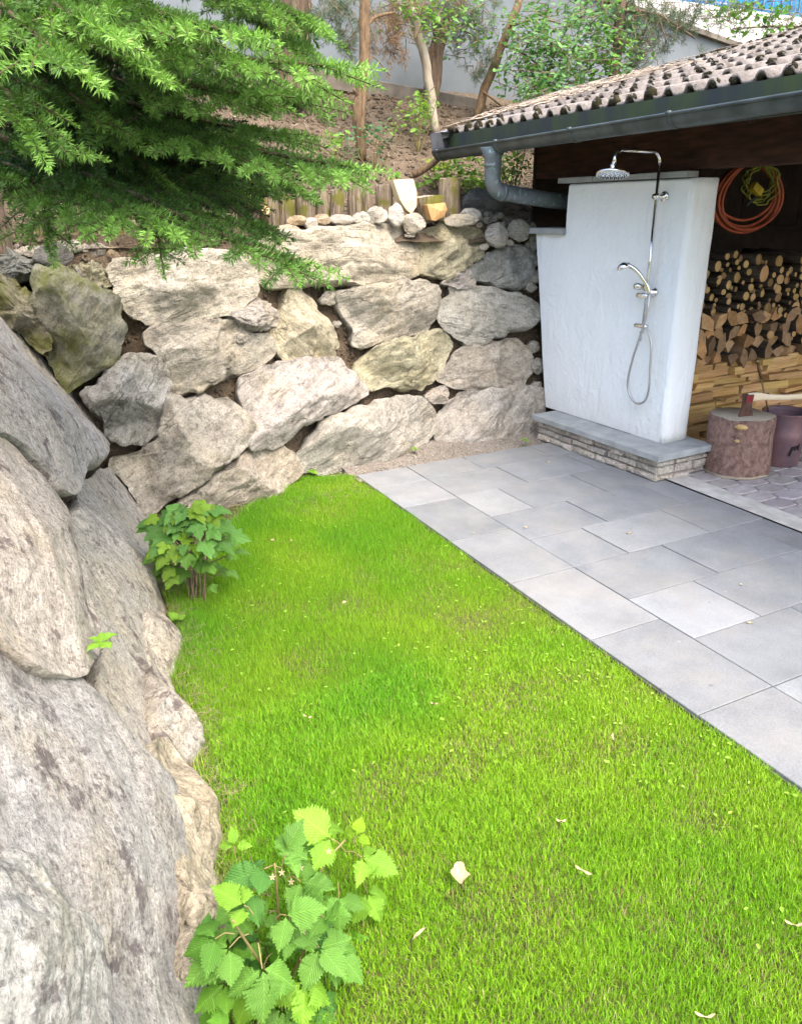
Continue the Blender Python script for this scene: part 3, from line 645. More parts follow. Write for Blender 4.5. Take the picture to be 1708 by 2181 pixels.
# ------------------------------------------------------------------ palisade logs on the wall top
pe = empty('log_palisade', (2.3, 5.62, 1.6), 'row of short upright weathered logs edging the earth bank', 'palisade')
def b4(x, y): return (526.8+x*.3427, y*.3427)
def post(x0, x1, yt, yb, Y=5.62, lean=0., cut='cut_grey', tint=(1, 1, 1), bark='palisade', conv=b4):
    pr = random.Random(x0*7+yt); yt += pr.uniform(-14, 22); lean += pr.uniform(-12, 12); Y += pr.uniform(-.02, .03)
    a = at_y(*conv((x0+x1)/2, yb), Y); b = at_y(*conv((x0+x1)/2+lean, yt), Y); k = FPX/np.dot(a-CAMP, FW); r = (x1-x0)*(.3427 if conv is b4 else .2146)/k/2
    n = 16; ph = np.arange(n)*2*pi/n; prof = 1+.10*np.array([vn(np.array([cos(p)*1.5, sin(p)*1.5, x0*.1])) for p in ph])
    a = a-(b-a)*(.3 if x0 < 1000 or conv is not b4 else .02); L = np.linalg.norm(b-a); u, v, d = frame(b-a); V = []
    zs = [0, .5*L, L-.006, L]; rs = [1.05, 1.0, .97, .9]
    for z, s in zip(zs, rs): V += [(r*s*prof[i]*cos(ph[i]), r*s*prof[i]*sin(ph[i]), z+(.004*cos(ph[i]*2) if z > 0 else 0)) for i in range(n)]
    F = []; mi = []
    for q in range(3):
        for j in range(n): F.append((q*n+j, q*n+(j+1) % n, (q+1)*n+(j+1) % n, (q+1)*n+j)); mi.append(0)
    F.append(tuple(3*n+j for j in range(n))); mi.append(1)
    MT = Matrix.Identity(4)
    for k in range(3): MT[k][0], MT[k][1], MT[k][2], MT[k][3] = u[k], v[k], d[k], a[k]
    return mk('log', V, F, [M[bark], M[cut]], pe, smooth=True, M=MT, mi=mi, tint=tint)
for x0, x1, yt, yb, ln in [(60,150,1230,1370,-10),(120,200,1190,1370,0),(190,300,1175,1360,4),(300,420,1168,1350,0),(425,512,1172,1345,3),(512,602,1168,1335,-4),(622,715,1150,1330,0),(700,775,1145,1320,3),(800,908,1158,1310,-3),(1040,1230,1205,1370,0),(1188,1320,1090,1340,-8)]:
    post(x0, x1, yt, yb, 5.60 if x0 < 1000 else 5.56, ln)
c5 = lambda x, y: (.2146*x, 351.2+.2147*y)
for x0, x1, yt, yb, ln in [(310,390,560,820,0),(390,480,480,830,0),(480,600,520,860,0),(600,700,560,860,-60),(700,830,560,850,0),(830,960,590,850,0),(960,1080,560,820,0),(1100,1230,600,860,0),(1250,1380,600,850,0),(1390,1520,600,850,0),(1540,1680,560,800,0),(1700,1830,560,800,0),(1850,1980,540,780,0),(2000,2120,540,760,0),(2140,2270,540,740,0),(2290,2420,540,720,0)]:
    post(x0, x1, yt, yb, 5.5, ln, conv=c5)
# pale sawn / split pieces leaning among the logs
def disc(px, py, r, Y, dirv, tint, label, L=.16, name='cut_log'):
    C = at_y(px, py, Y); k = FPX/np.dot(C-CAMP, FW); R = r/k; u, v, d = frame(dirv); n = 18; ph = np.arange(n)*2*pi/n; V = []
    for z, s in ((-L, .95), (-.004, 1), (0, .95)): V += [(R*s*cos(p)*(1+.06*sin(3*p)), R*s*sin(p), z) for p in ph]
    F = []; mi = []
    for q in range(2):
        for j in range(n): F.append((q*n+j, q*n+(j+1) % n, (q+1)*n+(j+1) % n, (q+1)*n+j)); mi.append(0)
    F.append(tuple(2*n+j for j in range(n))); mi.append(1); F.append(tuple(range(n-1, -1, -1))); mi.append(1)
    MT = Matrix.Identity(4)
    for k in range(3): MT[k][0], MT[k][1], MT[k][2], MT[k][3] = u[k], v[k], d[k], C[k]
    return mk(name, V, F, [M['palisade'], M['cut']], None, True, M=MT, mi=mi, tint=tint, label=label, cat='log')
disc(527, 424, 16, 5.45, (-.4, -1, .35), (1.35, 1.45, 1.5), 'thick log with a pale round sawn end beneath the spruce tips')
disc(564, 447, 11, 5.4, (-.2, -1, .7), (1.25, 1.3, 1.3), 'thin log with small pale sawn end and mossy bark beside the spruce')
def slabwood(pts, Y, th, mat, label, name, tint=(1, 1, 1), lean=.12):
    P = np.array([at_y(x, y, Y) for x, y in pts]); C = P.mean(0); n = len(P)
    P[:, 1] += (P[:, 2]-C[2])*lean
    F3 = P+np.array([0, -th*.5, 0]); B3 = P+np.array([0, th*.5, 0])
    V = np.vstack([F3, B3, [C+np.array([.01, -th*.75, 0])]])-C; F = [(i, (i+1) % n, 2*n) for i in range(n)][::1]+[tuple(range(2*n-1, n-1, -1))]+[(i, n+i, n+(i+1) % n, (i+1) % n) for i in range(n)]
    return mk(name, V, F, M[mat], None, M=Matrix.Translation(C), tint=tint, label=label, cat='wood')
slabwood([b4(*p) for p in [(898,1118),(960,1112),(1022,1110),(1040,1190),(1035,1280),(1000,1325),(970,1300),(935,1240)]], 5.50, .07, 'ash', 'pale freshly split wedge of wood leaning on the log palisade', 'split_wedge', (1.0, .95, .82))
slabwood([b4(*p) for p in [(1100,1272),(1160,1265),(1215,1258),(1225,1300),(1200,1345),(1150,1370),(1125,1366)]], 5.43, .09, 'split', 'orange brown split chunk of wood beside the flat pale stone', 'wood_chunk', (1.2, 1.15, 1.0))
cobble(*c5(1125, 845), 20, 26, (.62, .50, .36), 799, se, 5.2)

# ------------------------------------------------------------------ shower wall
SWR = radians(2.6); SWP = np.array([3.93, 3.78, 0])      # front corner of the white wall
def sw(x, y, z): # local: x into the wall (+X), y along the wall (+Y)
    return (SWP[0]+x*cos(SWR)-y*sin(SWR), SWP[1]+x*sin(SWR)+y*cos(SWR), z)
MSW = Matrix.Translation((SWP[0], SWP[1], 0)) @ Matrix.Rotation(SWR, 4, 'Z')
shw = empty('shower_wall', (4.05, 4.3, 0), 'white plastered garden shower wall with stepped top on a stone plinth', 'wall')
def swpanel():
    # outline of the front face in (y, z), far end slants with the boulders
    T = .255; r = .035
    out = [(0, .2), (1.27, .2), (1.36, .75), (1.50, 1.55), (1.155, 1.55), (1.145, 1.905), (0, 1.905)]
    seg = []
    pts = []
    for (ya, za), (yb, zb) in zip(out, out[1:]+out[:1]):
        L = math.hypot(yb-ya, zb-za); k = max(2, int(L/.06))
        for i in range(k): pts.append((ya+(yb-ya)*i/k, za+(zb-za)*i/k))
    n = len(pts); V = []; rings = [(0.0, r), (.008, .013), (r, 0), (T-r, 0), (T-.008, .013), (T, r)]
    for xx, ins in rings:
        for y, z in pts:
            yy = y+ins if y < .02 else y
            zz = min(z, 1.905-ins*.5) if z > 1.88 else z
            q = .004*vn(np.array([y*4, z*4, xx*3]))
            V.append((xx+q, yy+.004*vn(np.array([z*5, y*3, 2.])), zz))
    F = []; m = len(rings)
    for q in range(m-1):
        for j in range(n): F.append((q*n+j, q*n+(j+1) % n, (q+1)*n+(j+1) % n, (q+1)*n+j))
    F.append(tuple(range(n-1, -1, -1))); F.append(tuple((m-1)*n+j for j in range(n)))
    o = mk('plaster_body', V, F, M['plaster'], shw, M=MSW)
    for p in o.data.polygons: p.use_smooth = len(p.vertices) == 4
swpanel()
def swbox(name, a, b, mat, bev=.004, tint=None, jit=0):
    V, F = boxVF(a, b, bev); return mk(name, V, F, mat, shw, M=MSW, tint=tint)
swbox('coping_slab', (-.04, .02, 1.908), (.06, .44, 1.944), M['greystone']); swbox('coping_slab', (-.037, .444, 1.909), (.06, .86, 1.942), M['greystone']); swbox('coping_slab', (-.04, .864, 1.908), (.06, 1.23, 1.945), M['greystone'])
swbox('coping_slab', (-.045, 1.15, 1.553), (.30, 1.58, 1.595), M['greystone'])
swbox('ledge_slab', (-.245, -.20, .158), (.30, .30, .2), M['greystone']); swbox('ledge_slab', (-.243, .304, .158), (-.003, .72, .199), M['greystone']); swbox('ledge_slab', (-.245, .724, .158), (-.003, 1.13, .2), M['greystone'])
swbox('plinth_core', (-.185, -.135, -.05), (.27, 1.1, .157), M['mortar'], 0)
def clad(face, y0, y1):
    zz = 0.0; r = random
    while zz < .15:
        hh = r.choice([.035, .05, .065]); hh = min(hh, .156-zz)
        if hh < .02: break
        y = y0
        while y < y1-.02:
            L = min(r.uniform(.07, .2), y1-y)
            if y1-(y+L) < .05: L = y1-y
            a = r.uniform(.012, .034); j = lambda s=.004: r.uniform(-s, s)
            g1 = .0035
            if face == 'front':
                P = [(-.186, y+g1, zz+g1), (-.186, y+L-g1, zz+g1), (-.186, y+L-g1, zz+hh-g1), (-.186, y+g1, zz+hh-g1)]
                Q = [(-.186-a+j(.006), y+g1+.004, zz+g1+.003+j()), (-.186-a+j(.006), y+L-g1-.004, zz+g1+.003+j()), (-.186-a+j(.006), y+L-g1-.004, zz+hh-g1-.003+j()), (-.186-a+j(.006), y+g1+.004, zz+hh-g1-.003+j())]
                mid = (-.186-a-.006, y+L/2, zz+hh/2)
            else:
                P = [(y+g1, -.136, zz+g1), (y+L-g1, -.136, zz+g1), (y+L-g1, -.136, zz+hh-g1), (y+g1, -.136, zz+hh-g1)][::-1]
                Q = [(y+g1+.004, -.136-a+j(.006), zz+g1+.003+j()), (y+L-g1-.004, -.136-a+j(.006), zz+g1+.003+j()), (y+L-g1-.004, -.136-a+j(.006), zz+hh-g1-.003+j()), (y+g1+.004, -.136-a+j(.006), zz+hh-g1-.003+j())][::-1]
                mid = (y+L/2, -.136-a-.006, zz+hh/2)
            V = np.array(P+Q+[mid]); F = [(i, (i+1) % 4, 4+(i+1) % 4, 4+i) for i in range(4)]+[(4+i, 4+(i+1) % 4, 8) for i in range(4)]
            F = [f[::-1] for f in F]; C = V.mean(0); t = r.uniform(.85, 1.12)
            mk('cladding_stone', V-C, F, M['clad'], shw, M=MSW @ Matrix.Translation(C), tint=(t, t*r.uniform(.95, 1), t*r.uniform(.9, .98)))
            y += L
        zz += hh
clad('front', -.16, 1.10); clad('end', -.205, .28)

# ------------------------------------------------------------------ shower set on the wall
sh = empty('shower_set', sw(-.07, .22, 1.0), 'chrome shower with rain head, hand shower and looped hose on white wall', 'shower')
def SW(P): return [sw(*p) for p in P]
ry = .215
b = MB(); rp = [(-.075, ry, .98), (-.075, ry, 1.99)]
for a in np.linspace(0, pi/2, 8): rp.append((-.075-.07*(1-cos(a)), ry, 1.99+.07*sin(a)))
rp += [(-.40, ry, 2.065)]
for a in np.linspace(0, pi/2-.2, 7): rp.append((-.40-.06*sin(a), ry, 2.065-.06*(1-cos(a))))
rp += [(-.467, ry, 1.975)]
b.tube(SW(rp), .0115, 12); b.build('riser_pipe', M['chrome'], sh, True)
b = MB(); hd = np.array(sw(-.468, ry, 1.93)); hax = np.array([.16, .16, 1.0])
b.lathe([(.012, .065), (.018, .05), (.018, .035), (.014, .022), (.03, .012), (.094, .008), (.101, .002), (.101, -.008), (.094, -.012)], hd, hax, 36); rh = b.build('rain_head', M['chrome'], sh, True)
b = MB(); u, v, d = frame(hax)
for ring, cnt in ((.02, 6), (.045, 12), (.07, 18), (.084, 22)):
    for k in range(cnt):
        a = k*2*pi/cnt; c = hd+u*ring*cos(a)+v*ring*sin(a)-d*.0115; b.lathe([(.004, 0), (.003, -.003)], c, d, 6)
b.build('nozzles', M['rubber'], rh)
def brack(z, r1=.03):
    b = MB(); b.lathe([(r1, 0), (r1, .008), (r1*.8, .014), (.013, .016), (.013, .095), (.016, .1)], sw(-.002, ry, z), np.array(sw(-1, ry, z))-np.array(sw(0, ry, z)), 20)
    b.lathe([(.017, -.018), (.018, 0), (.017, .018)], sw(-.075, ry, z), (0, 0, 1), 16); b.build('wall_bracket', M['chrome'], sh, True)
brack(1.80, .034)
b = MB() # mixer body
b.lathe([(.03, 0), (.03, .012), (.02, .016), (.02, .06)], sw(-.002, ry, 1.205), np.array(sw(-1, ry, 1))-np.array(sw(0, ry, 1)), 20)
ax = np.array(sw(0, 1, 0))-np.array(sw(0, 0, 0))
b.lathe([(.018, -.055), (.026, -.05), (.026, -.012), (.021, -.01), (.021, .03), (.026, .033), (.026, .07), (.019, .075)], sw(-.075, ry+.03, 1.24), ax, 20)
b.lathe([(.017, -.045), (.020, -.04), (.020, .045), (.017, .05)], sw(-.085, ry+.02, 1.185), ax, 16)
b.build('mixer_valve', M['chrome'], sh, True)
b = MB(); b.tube(SW([(-.075, ry, 1.19), (-.075, ry, .94)]), .010, 10); b.lathe([(.016, -.05), (.018, -.045), (.018, .05), (.015, .055)], sw(-.075, ry+.02, .985), ax, 16); b.tube(SW([(-.075, ry+.01, .95), (-.075, ry+.012, .885)]), [.013, .008], 10); b.build('lower_outlet', M['chrome'], sh, True)
b = MB(); P = spline(SW([(-.085, ry-.035, 1.20), (-.11, ry-.015, 1.27), (-.15, ry+.03, 1.345), (-.185, ry+.09, 1.385)]), 12); b.tube(P, np.linspace(.011, .016, 12), 12)
hx = np.array([-.35, .25, 1.0]); b.lathe([(.012, .03), (.035, .018), (.046, .004), (.046, -.006), (.04, -.012)], sw(-.19, ry+.115, 1.37), hx, 24); b.build('hand_shower', M['chrome'], sh, True)
hs = spline(SW([(-.085, ry-.035, 1.20), (-.10, ry-.045, 1.10), (-.09, ry-.005, .95), (-.075, ry+.06, .78), (-.05, ry+.115, .60), (-.04, ry+.10, .50), (-.04, ry+.03, .445), (-.04, ry-.05, .475), (-.05, ry-.085, .57), (-.06, ry-.085, .72), (-.07, ry-.085, .86), (-.08, ry-.055, .955), (-.08, ry-.005, .985)]), 90)
b = MB(); b.tube(hs, .0078*(1+.0*np.arange(90)), 8); b.build('shower_hose', M['chrome_hose'], sh, True)

# ------------------------------------------------------------------ shelter roof
EX, EZ, SL = 3.42, 2.30, .257
def rz(x): return EZ+SL*(x-EX)
rf = empty('shelter_roof', (5.5, 3, 2.3), 'low shelter roof of mossy brown concrete tiles with dark gutter', 'roof')
ang = math.atan(SL)
def tile_mesh():
    # width .30 along Y (two rolls), length .47 up the slope (local x), local z normal
    n = 24; V = []; ys = np.linspace(-.152, .152, n+1)
    prof = .036*np.clip(np.cos((ys-.075)/.15*2*pi)*1.15, -.15, .9)
    for x, dz in ((0, 0), (.235, .002), (.47, 0)):
        for th in (0, -.016):
            V += [(x, y, p+th+dz) for y, p in zip(ys, prof)]
    m = n+1; F = []
    for q in (0, 2):
        for j in range(n):
            a, bb = q*m+j, (q+2)*m+j; F.append((a, bb, bb+1, a+1)); a += m; bb += m; F.append((a, a+1, bb+1, bb))
        F.append((q*m, (q+1)*m, (q+3)*m, (q+2)*m)); F.append((q*m+n, (q+2)*m+n, (q+3)*m+n, (q+1)*m+n))
    for j in range(n): F.append((j, j+1, m+j+1, m+j)); F.append((4*m+j, 5*m+j, 5*m+j+1, 4*m+j+1))
    return meshdata('roof_tile', V, F, M['tile'], True)
tm = tile_mesh()
sx, sz = cos(ang), sin(ang)
RT_M = Matrix.Rotation(-ang, 4, 'Y')
for i in range(11):
    for j in range(15):
        y = 5.72-.30*j; d = i*.435
        P = Vector((EX+d*sx-.0, y, rz(EX)+d*sz+.012))
        inst('roof_tile', tm, Matrix.Translation(P) @ Matrix.Rotation(-ang+.062+random.uniform(-.008, .008), 4, 'Y') @ Matrix.Rotation(random.uniform(-.012, .012), 4, 'X') @ Matrix.Rotation(random.uniform(-.012, .012), 4, 'Z'), rf)
# deck under the tiles, fascia, verge flashing
b = MB(); V = []
def slopebox(mb, x0, x1, y0, y1, t0, t1):
    V, F = boxVF((x0, y0, 0), (x1, y1, 1)); V = np.array(V, float); V[:, 2] = [rz(v[0])+(t1 if v[2] > .5 else t0) for v in V]; mb.add(V, F)
b = MB(); slopebox(b, 3.47, 8.3, -.4, 5.84, -.075, -.035); b.build('roof_deck', M['board_dark'], rf)
b = MB(); b.box((3.40, .9, 2.135), (3.468, 5.885, 2.292)); b.build('fascia', M['fascia'], rf)
b = MB(); slopebox(b, 3.30, 8.3, 5.875, 5.95, -.02, .03); slopebox(b, 3.30, 8.3, 5.952, 5.965, -.12, .034); b.build('verge_flashing', M['flash'], rf)
b = MB(); V = np.array([(3.28, 5.80, 2.30), (3.28, 5.965, 2.30), (3.30, 5.965, 2.14), (3.33, 5.80, 2.15), (3.45, 5.80, 2.31), (3.45, 5.965, 2.31)]); b.add(V, [(0, 3, 2, 1), (0, 1, 5, 4)]); b.build('corner_flashing', M['flash'], rf)
# gutter
gx, gr = 3.345, .062
def gz(y): return 2.165+.018*(5.9-y)*.5
b = MB(); n = 14; ygs = [5.93, 4.9, 3.6, 2.3, .9]; prof = []
for k in range(n+1): a = pi+pi*k/n; prof.append((cos(a), sin(a)))
V = []
for y in ygs:
    for s in (1, .955): V += [(gx+gr*s*c, y, gz(y)+gr*s*q) for c, q in prof]
m = n+1; F = []
for i in range(len(ygs)-1):
    for j in range(n):
        a = i*2*m+j; bb = (i+1)*2*m+j; F.append((a, a+1, bb+1, bb)); a += m; bb += m; F.append((a, bb, bb+1, a+1))
b.add(V, F); b.tube([(gx-gr-.002, y, gz(y)+.003) for y in ygs], .0095, 10)
b.add([(gx+gr*c, 5.93, gz(5.93)+gr*q) for c, q in prof], [tuple(range(n+1))])
gut = b.build('gutter', M['gutter'], rf, True)
for yb in (5.86, 5.02, 4.2, 3.38, 2.55, 1.7):
    b = MB(); V = []
    for yy in (yb-.013, yb+.013):
        for s in (1.075, 1.0): V += [(gx+gr*s*c, yy, gz(yy)+gr*s*q) for c, q in prof]
    F = []
    for j in range(n): F += [(j, j+1, 2*m+j+1, 2*m+j), (j, m+j, m+j+1, j+1), (2*m+j, 2*m+j+1, 3*m+j+1, 3*m+j)]
    b.add(V, F); b.box((gx-gr-.014, yb-.014, gz(yb)-.004), (gx-gr+.006, yb+.014, gz(yb)+.018)); b.build('gutter_bracket', M['gutter'], gut, True)
dp = [(gx, 5.14, 2.15), (gx, 5.14, 2.08), (gx, 5.14, 1.95)]
for a in np.linspace(.1, 1.45, 7): dp.append((gx+.10*(1-cos(a)), 5.14, 1.95-.10*sin(a)))
dp += [(gx+.5, 5.16, 1.80), (gx+1.1, 5.18, 1.74)]
b = MB(); b.tube(dp, [.095, .062]+[.058]*(len(dp)-2), 18); b.lathe([(.063, -.012), (.063, .012)], (gx, 5.14, 2.03), (0, 0, 1), 18); b.lathe([(.0625, -.01), (.0625, .01)], dp[-3], np.array(dp[-2])-np.array(dp[-3]), 18)
b.build('downpipe', M['pipe'], rf, True)
# timber under the roof
b = MB(); b.box((3.99, -.4, 1.955), (4.17, 5.5, 2.20)); b.build('wall_plate_beam', M['beam'], rf)
for yr in (5.6, 4.75, 3.93, 3.1, 2.2, 1.35):
    b = MB(); slopebox(b, 3.50, 8.2, yr-.05, yr+.05, -.20, -.078); b.build('rafter', M['beam'], rf)
b = MB()
b.box((5.7, .9, 2.22), (5.86, 5.5, 2.40)); b.build('purlin', M['beam'], rf)
shd = empty('shed_wall', (6, 5.6, 0), 'dark boarded wall at the back of the wood shelter', 'wall')
for k in range(22):
    x = 3.98+k*.2; z1 = rz(x)-.08; b = MB(); b.box((x+.003, 5.50+.004*(k % 2), 1.3), (x+.197, 5.53+.004*(k % 2), z1)); b.build('board', M['board_dark'], shd)
mk('plaster_base', *boxVF((4.25, 5.42, 0), (5.75, 5.5, 1.55)), M['dim'], shd)
mk('board_base', *boxVF((5.753, 5.42, 0), (8.2, 5.5, 1.55)), M['board_dark'], shd)
for k in range(30):
    y = .9+k*.16; b = MB(); b.box((7.9, y+.003, 0), (7.93, y+.157, 3.3)); b.build('board', M['board_dark'], shd)

# ------------------------------------------------------------------ firewood
WY = 4.06
def zw(vy, vx=1580, Y=WY): return at_y(vx, vy, Y)[2]
def logmesh():
    n = 14; ph = np.arange(n)*2*pi/n; V = []; F = []; mi = []
    for z, s in ((0, .94), (.012, 1), (.5, .98), (1, .95)): V += [(s*cos(p)*(1+.05*sin(2*p+1)), s*sin(p)*(1+.04*cos(3*p)), z) for p in ph]
    for q in range(3):
        for j in range(n): F.append((q*n+j, q*n+(j+1) % n, (q+1)*n+(j+1) % n, (q+1)*n+j)); mi.append(0)
    F.append(tuple(range(n-1, -1, -1))); mi.append(1); F.append(tuple(3*n+j for j in range(n))); mi.append(1)
    return V, F, mi
lV, lF, lmi = logmesh()
lmd = [meshdata('firewood_log', np.array(lV)*np.array([r, r, .55]), lF, [M['bark_log'], M['cut']], True, mi=lmi) for r in (.02, .028, .036, .046)]
zl0, zl1 = zw(668), zw(556)
R_ = random.Random(5); placed = []
special = [(935,240,58,100),(812,363,33,33),(560,408,28,28),(608,495,31,27),(768,445,36,42),(832,452,32,35),(918,422,34,36),(1083,290,46,44),(1097,205,32,32),(515,312,25,33),(613,577,22,30),(695,540,25,22),(1170,630,28,33),(1133,620,25,22),(1208,793,27,26),(1285,265,28,36),(1303,592,20,32),(1025,250,24,28),(1150,240,26,24),(1225,245,25,23),(1040,360,32,33)]
for zx, zy, a, bb in special:
    P = at_y(1404.8+zx*.2307, 526.8+zy*.2308, WY-.02); r = (a+bb)/2*.2307/(FPX/np.dot(P-CAMP, FW)); placed.append((P[0], P[2], r, 1))
tries = 0
while tries < 9000 and len(placed) < 190:
    tries += 1; x = R_.uniform(4.36, 6.05); r = R_.choice([.016, .02, .024, .028, .033, .04]); z = R_.uniform(zl0-.02, zl1+.02)-.12*max(0, .25-abs(x-5.4))-.03*math.sin(x*9)
    if x > 5.15: z -= R_.uniform(0, .16)
    if all((x-a)**2+(z-c)**2 > (r+q)**2*.86 for a, c, q, _ in placed): placed.append((x, z, r, 0))
for x, z, r, spc in placed:
    k = min(range(4), key=lambda i: abs((.02, .028, .036, .046)[i]-r)); s = r/(.02, .028, .036, .046)[k]
    yo = R_.uniform(-.05, .05) if not spc else -.05; t = R_.uniform(.45, 1.15) if not spc else 1.05
    MT = Matrix.Translation((x, WY+yo, z)) @ Matrix.Rotation(R_.uniform(-.22, .22), 4, 'Z') @ Matrix.Rotation(-pi/2+R_.uniform(-.06, .06), 4, 'X') @ Matrix.Rotation(R_.uniform(0, 6), 4, 'Z') @ Matrix.Diagonal((s, s, 1, 1))
    big = r > .042
    inst('firewood_log', lmd[k], MT, None, tint=(t, t*R_.uniform(.9, 1.05), t*R_.uniform(.8, 1.05)), label='thick round log with broad tan sawn end high on the firewood stack' if big else 'thin round firewood log with sawn end in the dark upper stack', cat='log', group='thick round firewood logs' if big else 'thin round firewood logs')
def prism(P, L):
    n = len(P); V = [(x, y, 0) for x, y in P]+[(x*.97, y*.97, L) for x, y in P]; F = [tuple(range(n-1, -1, -1)), tuple(range(n, 2*n))]+[(i, (i+1) % n, n+(i+1) % n, n+i) for i in range(n)]
    return V, F
spl = []
for q in range(8):
    rr = random.Random(q); a0 = rr.uniform(0, 6); span = rr.uniform(1.2, 2.3); R0 = rr.uniform(.085, .115)
    P = [(0, 0)]+[(R0*cos(a0+span*t)*rr.uniform(.88, 1.05), R0*sin(a0+span*t)*rr.uniform(.88, 1.05)) for t in (0, .33, .66, 1)]
    c = np.mean(P, 0); P = [(x-c[0], y-c[1]) for x, y in P]; V, F = prism(P, .36)
    spl.append(meshdata('split_log', V, F, [M['split'], M['bark_log']], mi=[0, 0]+[0, 1, 1, 1, 0][:len(P)]))
zs0, zs1 = zw(770), zw(672)
row = 0; z = zs0+.045
while z < zs1+.03:
    x = 4.33+R_.uniform(0, .08)
    while x < 6.0:
        t = R_.choice([.6, .8, 1, 1.1, 1.25, .7]); cc = R_.choice([(1, 1, 1), (.8, .85, .95), (1.05, .95, .85), (.6, .62, .72)])
        inst('split_log', R_.choice(spl), Matrix.Translation((x, WY+R_.uniform(-.06, .04), z+R_.uniform(-.012, .012))) @ Matrix.Rotation(R_.uniform(-.15, .15), 4, 'Z') @ Matrix.Rotation(-pi/2, 4, 'X') @ Matrix.Rotation(R_.uniform(0, 6.28), 4, 'Z'), None, tint=tuple(t*c for c in cc),
             label='brown split log with rough wedge end between planks and round logs', cat='split log', group='split logs in the middle of the firewood stack'); x += R_.uniform(.10, .145)
    z += .095
z = 0.0
while z < zs0+.01:
    th = R_.choice([.022, .025, .03, .045, .055, .06]); x = 4.24+R_.uniform(0, .1)
    while x < 6.1:
        L = R_.uniform(.10, .42); dpt = R_.uniform(.25, .5); V, F = boxVF((-L/2, 0, 0), (L/2, dpt, th-.002)); t = R_.uniform(.7, 1.15); V = np.array(V); V[:, 0] += R_.uniform(-.02, .02)*(V[:, 2] > .01)
        mk('plank_offcut', V, F, M['plank'], None, M=Matrix.Translation((x+L/2, WY-.03+R_.uniform(-.05, .06), z)) @ Matrix.Rotation(R_.uniform(-.10, .10), 4, 'Z') @ Matrix.Rotation(R_.uniform(-.015, .015), 4, 'Y'), tint=(t, t*R_.uniform(.88, 1.02), t*R_.uniform(.75, 1.05)),
           label='yellow sawn timber offcut lying flat in the lower firewood stack', cat='plank', group='sawn timber offcuts at the bottom of the firewood stack'); x += L+R_.uniform(.002, .03)
    z += th
# paint marks on two boards
# chopping block
cb = empty('chopping_block', (4.41, 3.55, 0), 'thick round chopping block with reddish bark beside the white wall', 'chopping block')
n = 40; ph = np.arange(n)*2*pi/n; V = []; zl = [0, .02, .12, .25, .37, .395, .405]; sc_ = [1.02, 1.05, 1.0, .985, .99, .985, .95]
for z, s in zip(zl, sc_):
    for p in ph:
        q = .012*vn(np.array([cos(p)*4, sin(p)*4, z*5]))+.006*vn(np.array([cos(p)*14, sin(p)*14, z*20])); rr = .218*s+q*(z < .4)
        V.append((rr*cos(p), rr*sin(p), z+(.008*vn(np.array([cos(p)*3, sin(p)*3, 9.])) if z > .3 or z < .01 else 0)))
F = []; mi = []
for q in range(len(zl)-1):
    for j in range(n): F.append((q*n+j, q*n+(j+1) % n, (q+1)*n+(j+1) % n, (q+1)*n+j)); mi.append(0 if q > 0 else 1)
F.append(tuple((len(zl)-1)*n+j for j in range(n))); mi.append(1)
stump = mk('trunk_section', V, F, [M['bark_stump'], M['cut_grey']], cb, True, M=Matrix.Translation((4.41, 3.55, 0)), mi=mi)
for p_, z, ww, hh in [(-2.45, .365, .07, .026), (-2.5, .27, .025, .018), (-2.75, .012, .07, .016), (-2.05, .012, .10, .018)]:
    V = []; F = []
    for k in range(7):
        a = p_+(k/6-.5)*ww/.218*1.2
        for zz in (-hh, hh): V.append((.222*cos(a)*1.012, .222*sin(a)*1.012, z+zz*(.25+.75*abs(sin(k*1.7+p_*5+zz*60)))*sin(pi*(k+.5)/7)))
    F = [(2*k, 2*k+2, 2*k+3, 2*k+1) for k in range(6)]; o = mk('bare_wood_patch', V, F, M['plank'], cb, True, M=Matrix.Translation((4.41, 3.55, 0)))
    sm = o.modifiers.new('thick', 'SOLIDIFY'); sm.thickness = .006
# axe
ax = empty('axe', (4.38, 3.52, .41), 'axe with rusty head and pale handle stuck in the chopping block', 'axe')
AM = Matrix.Translation((4.375, 3.50, .405)) @ Matrix.Rotation(radians(-12), 4, 'Z')
prof = [(-.055, -.01), (.06, -.012), (.045, .03), (.03, .075), (.026, .115), (.030, .15), (-.032, .15), (-.028, .11), (-.030, .075), (-.042, .03)]
V = []; F = []; n = len(prof)
for sgn in (-1, 1):
    for x, z in prof: V.append((x, sgn*(.004+.018*min(1, max(0, z)/.12)), z))
F = [tuple(range(n)), tuple(range(2*n-1, n-1, -1))]+[(i, n+i, n+(i+1) % n, (i+1) % n) for i in range(n)]
mk('axe_head', V, F, M['axe'], ax, M=AM)
V = np.array([(-.026, -.0235, .10), (.024, -.0235, .10), (.028, -.0245, .145), (-.030, -.0245, .145)]); mk('worn_paint', V, [(0, 1, 2, 3)], M['red'], ax, M=AM)
hp = spline([(.0, 0, .128), (.08, 0, .128), (.18, 0, .118), (.30, 0, .108), (.45, 0, .105), (.60, 0, .10)], 24); V = []; F = []; n = 12
rr = np.interp(np.linspace(0, 1, 24), [0, .15, .35, .6, .9, 1], [.032, .031, .022, .019, .021, .026])
for p, r in zip(hp, rr):
    for k in range(n): a = k*2*pi/n; V.append((p[0], p[1]+.6*r*cos(a)*.9, p[2]+r*sin(a)))
for i in range(23):
    for j in range(n): F.append((i*n+j, i*n+(j+1) % n, (i+1)*n+(j+1) % n, (i+1)*n+j))
F += [tuple(range(n-1, -1, -1)), tuple(23*n+j for j in range(n))]
mk('handle', V, F, M['ash'], ax, True, M=AM)
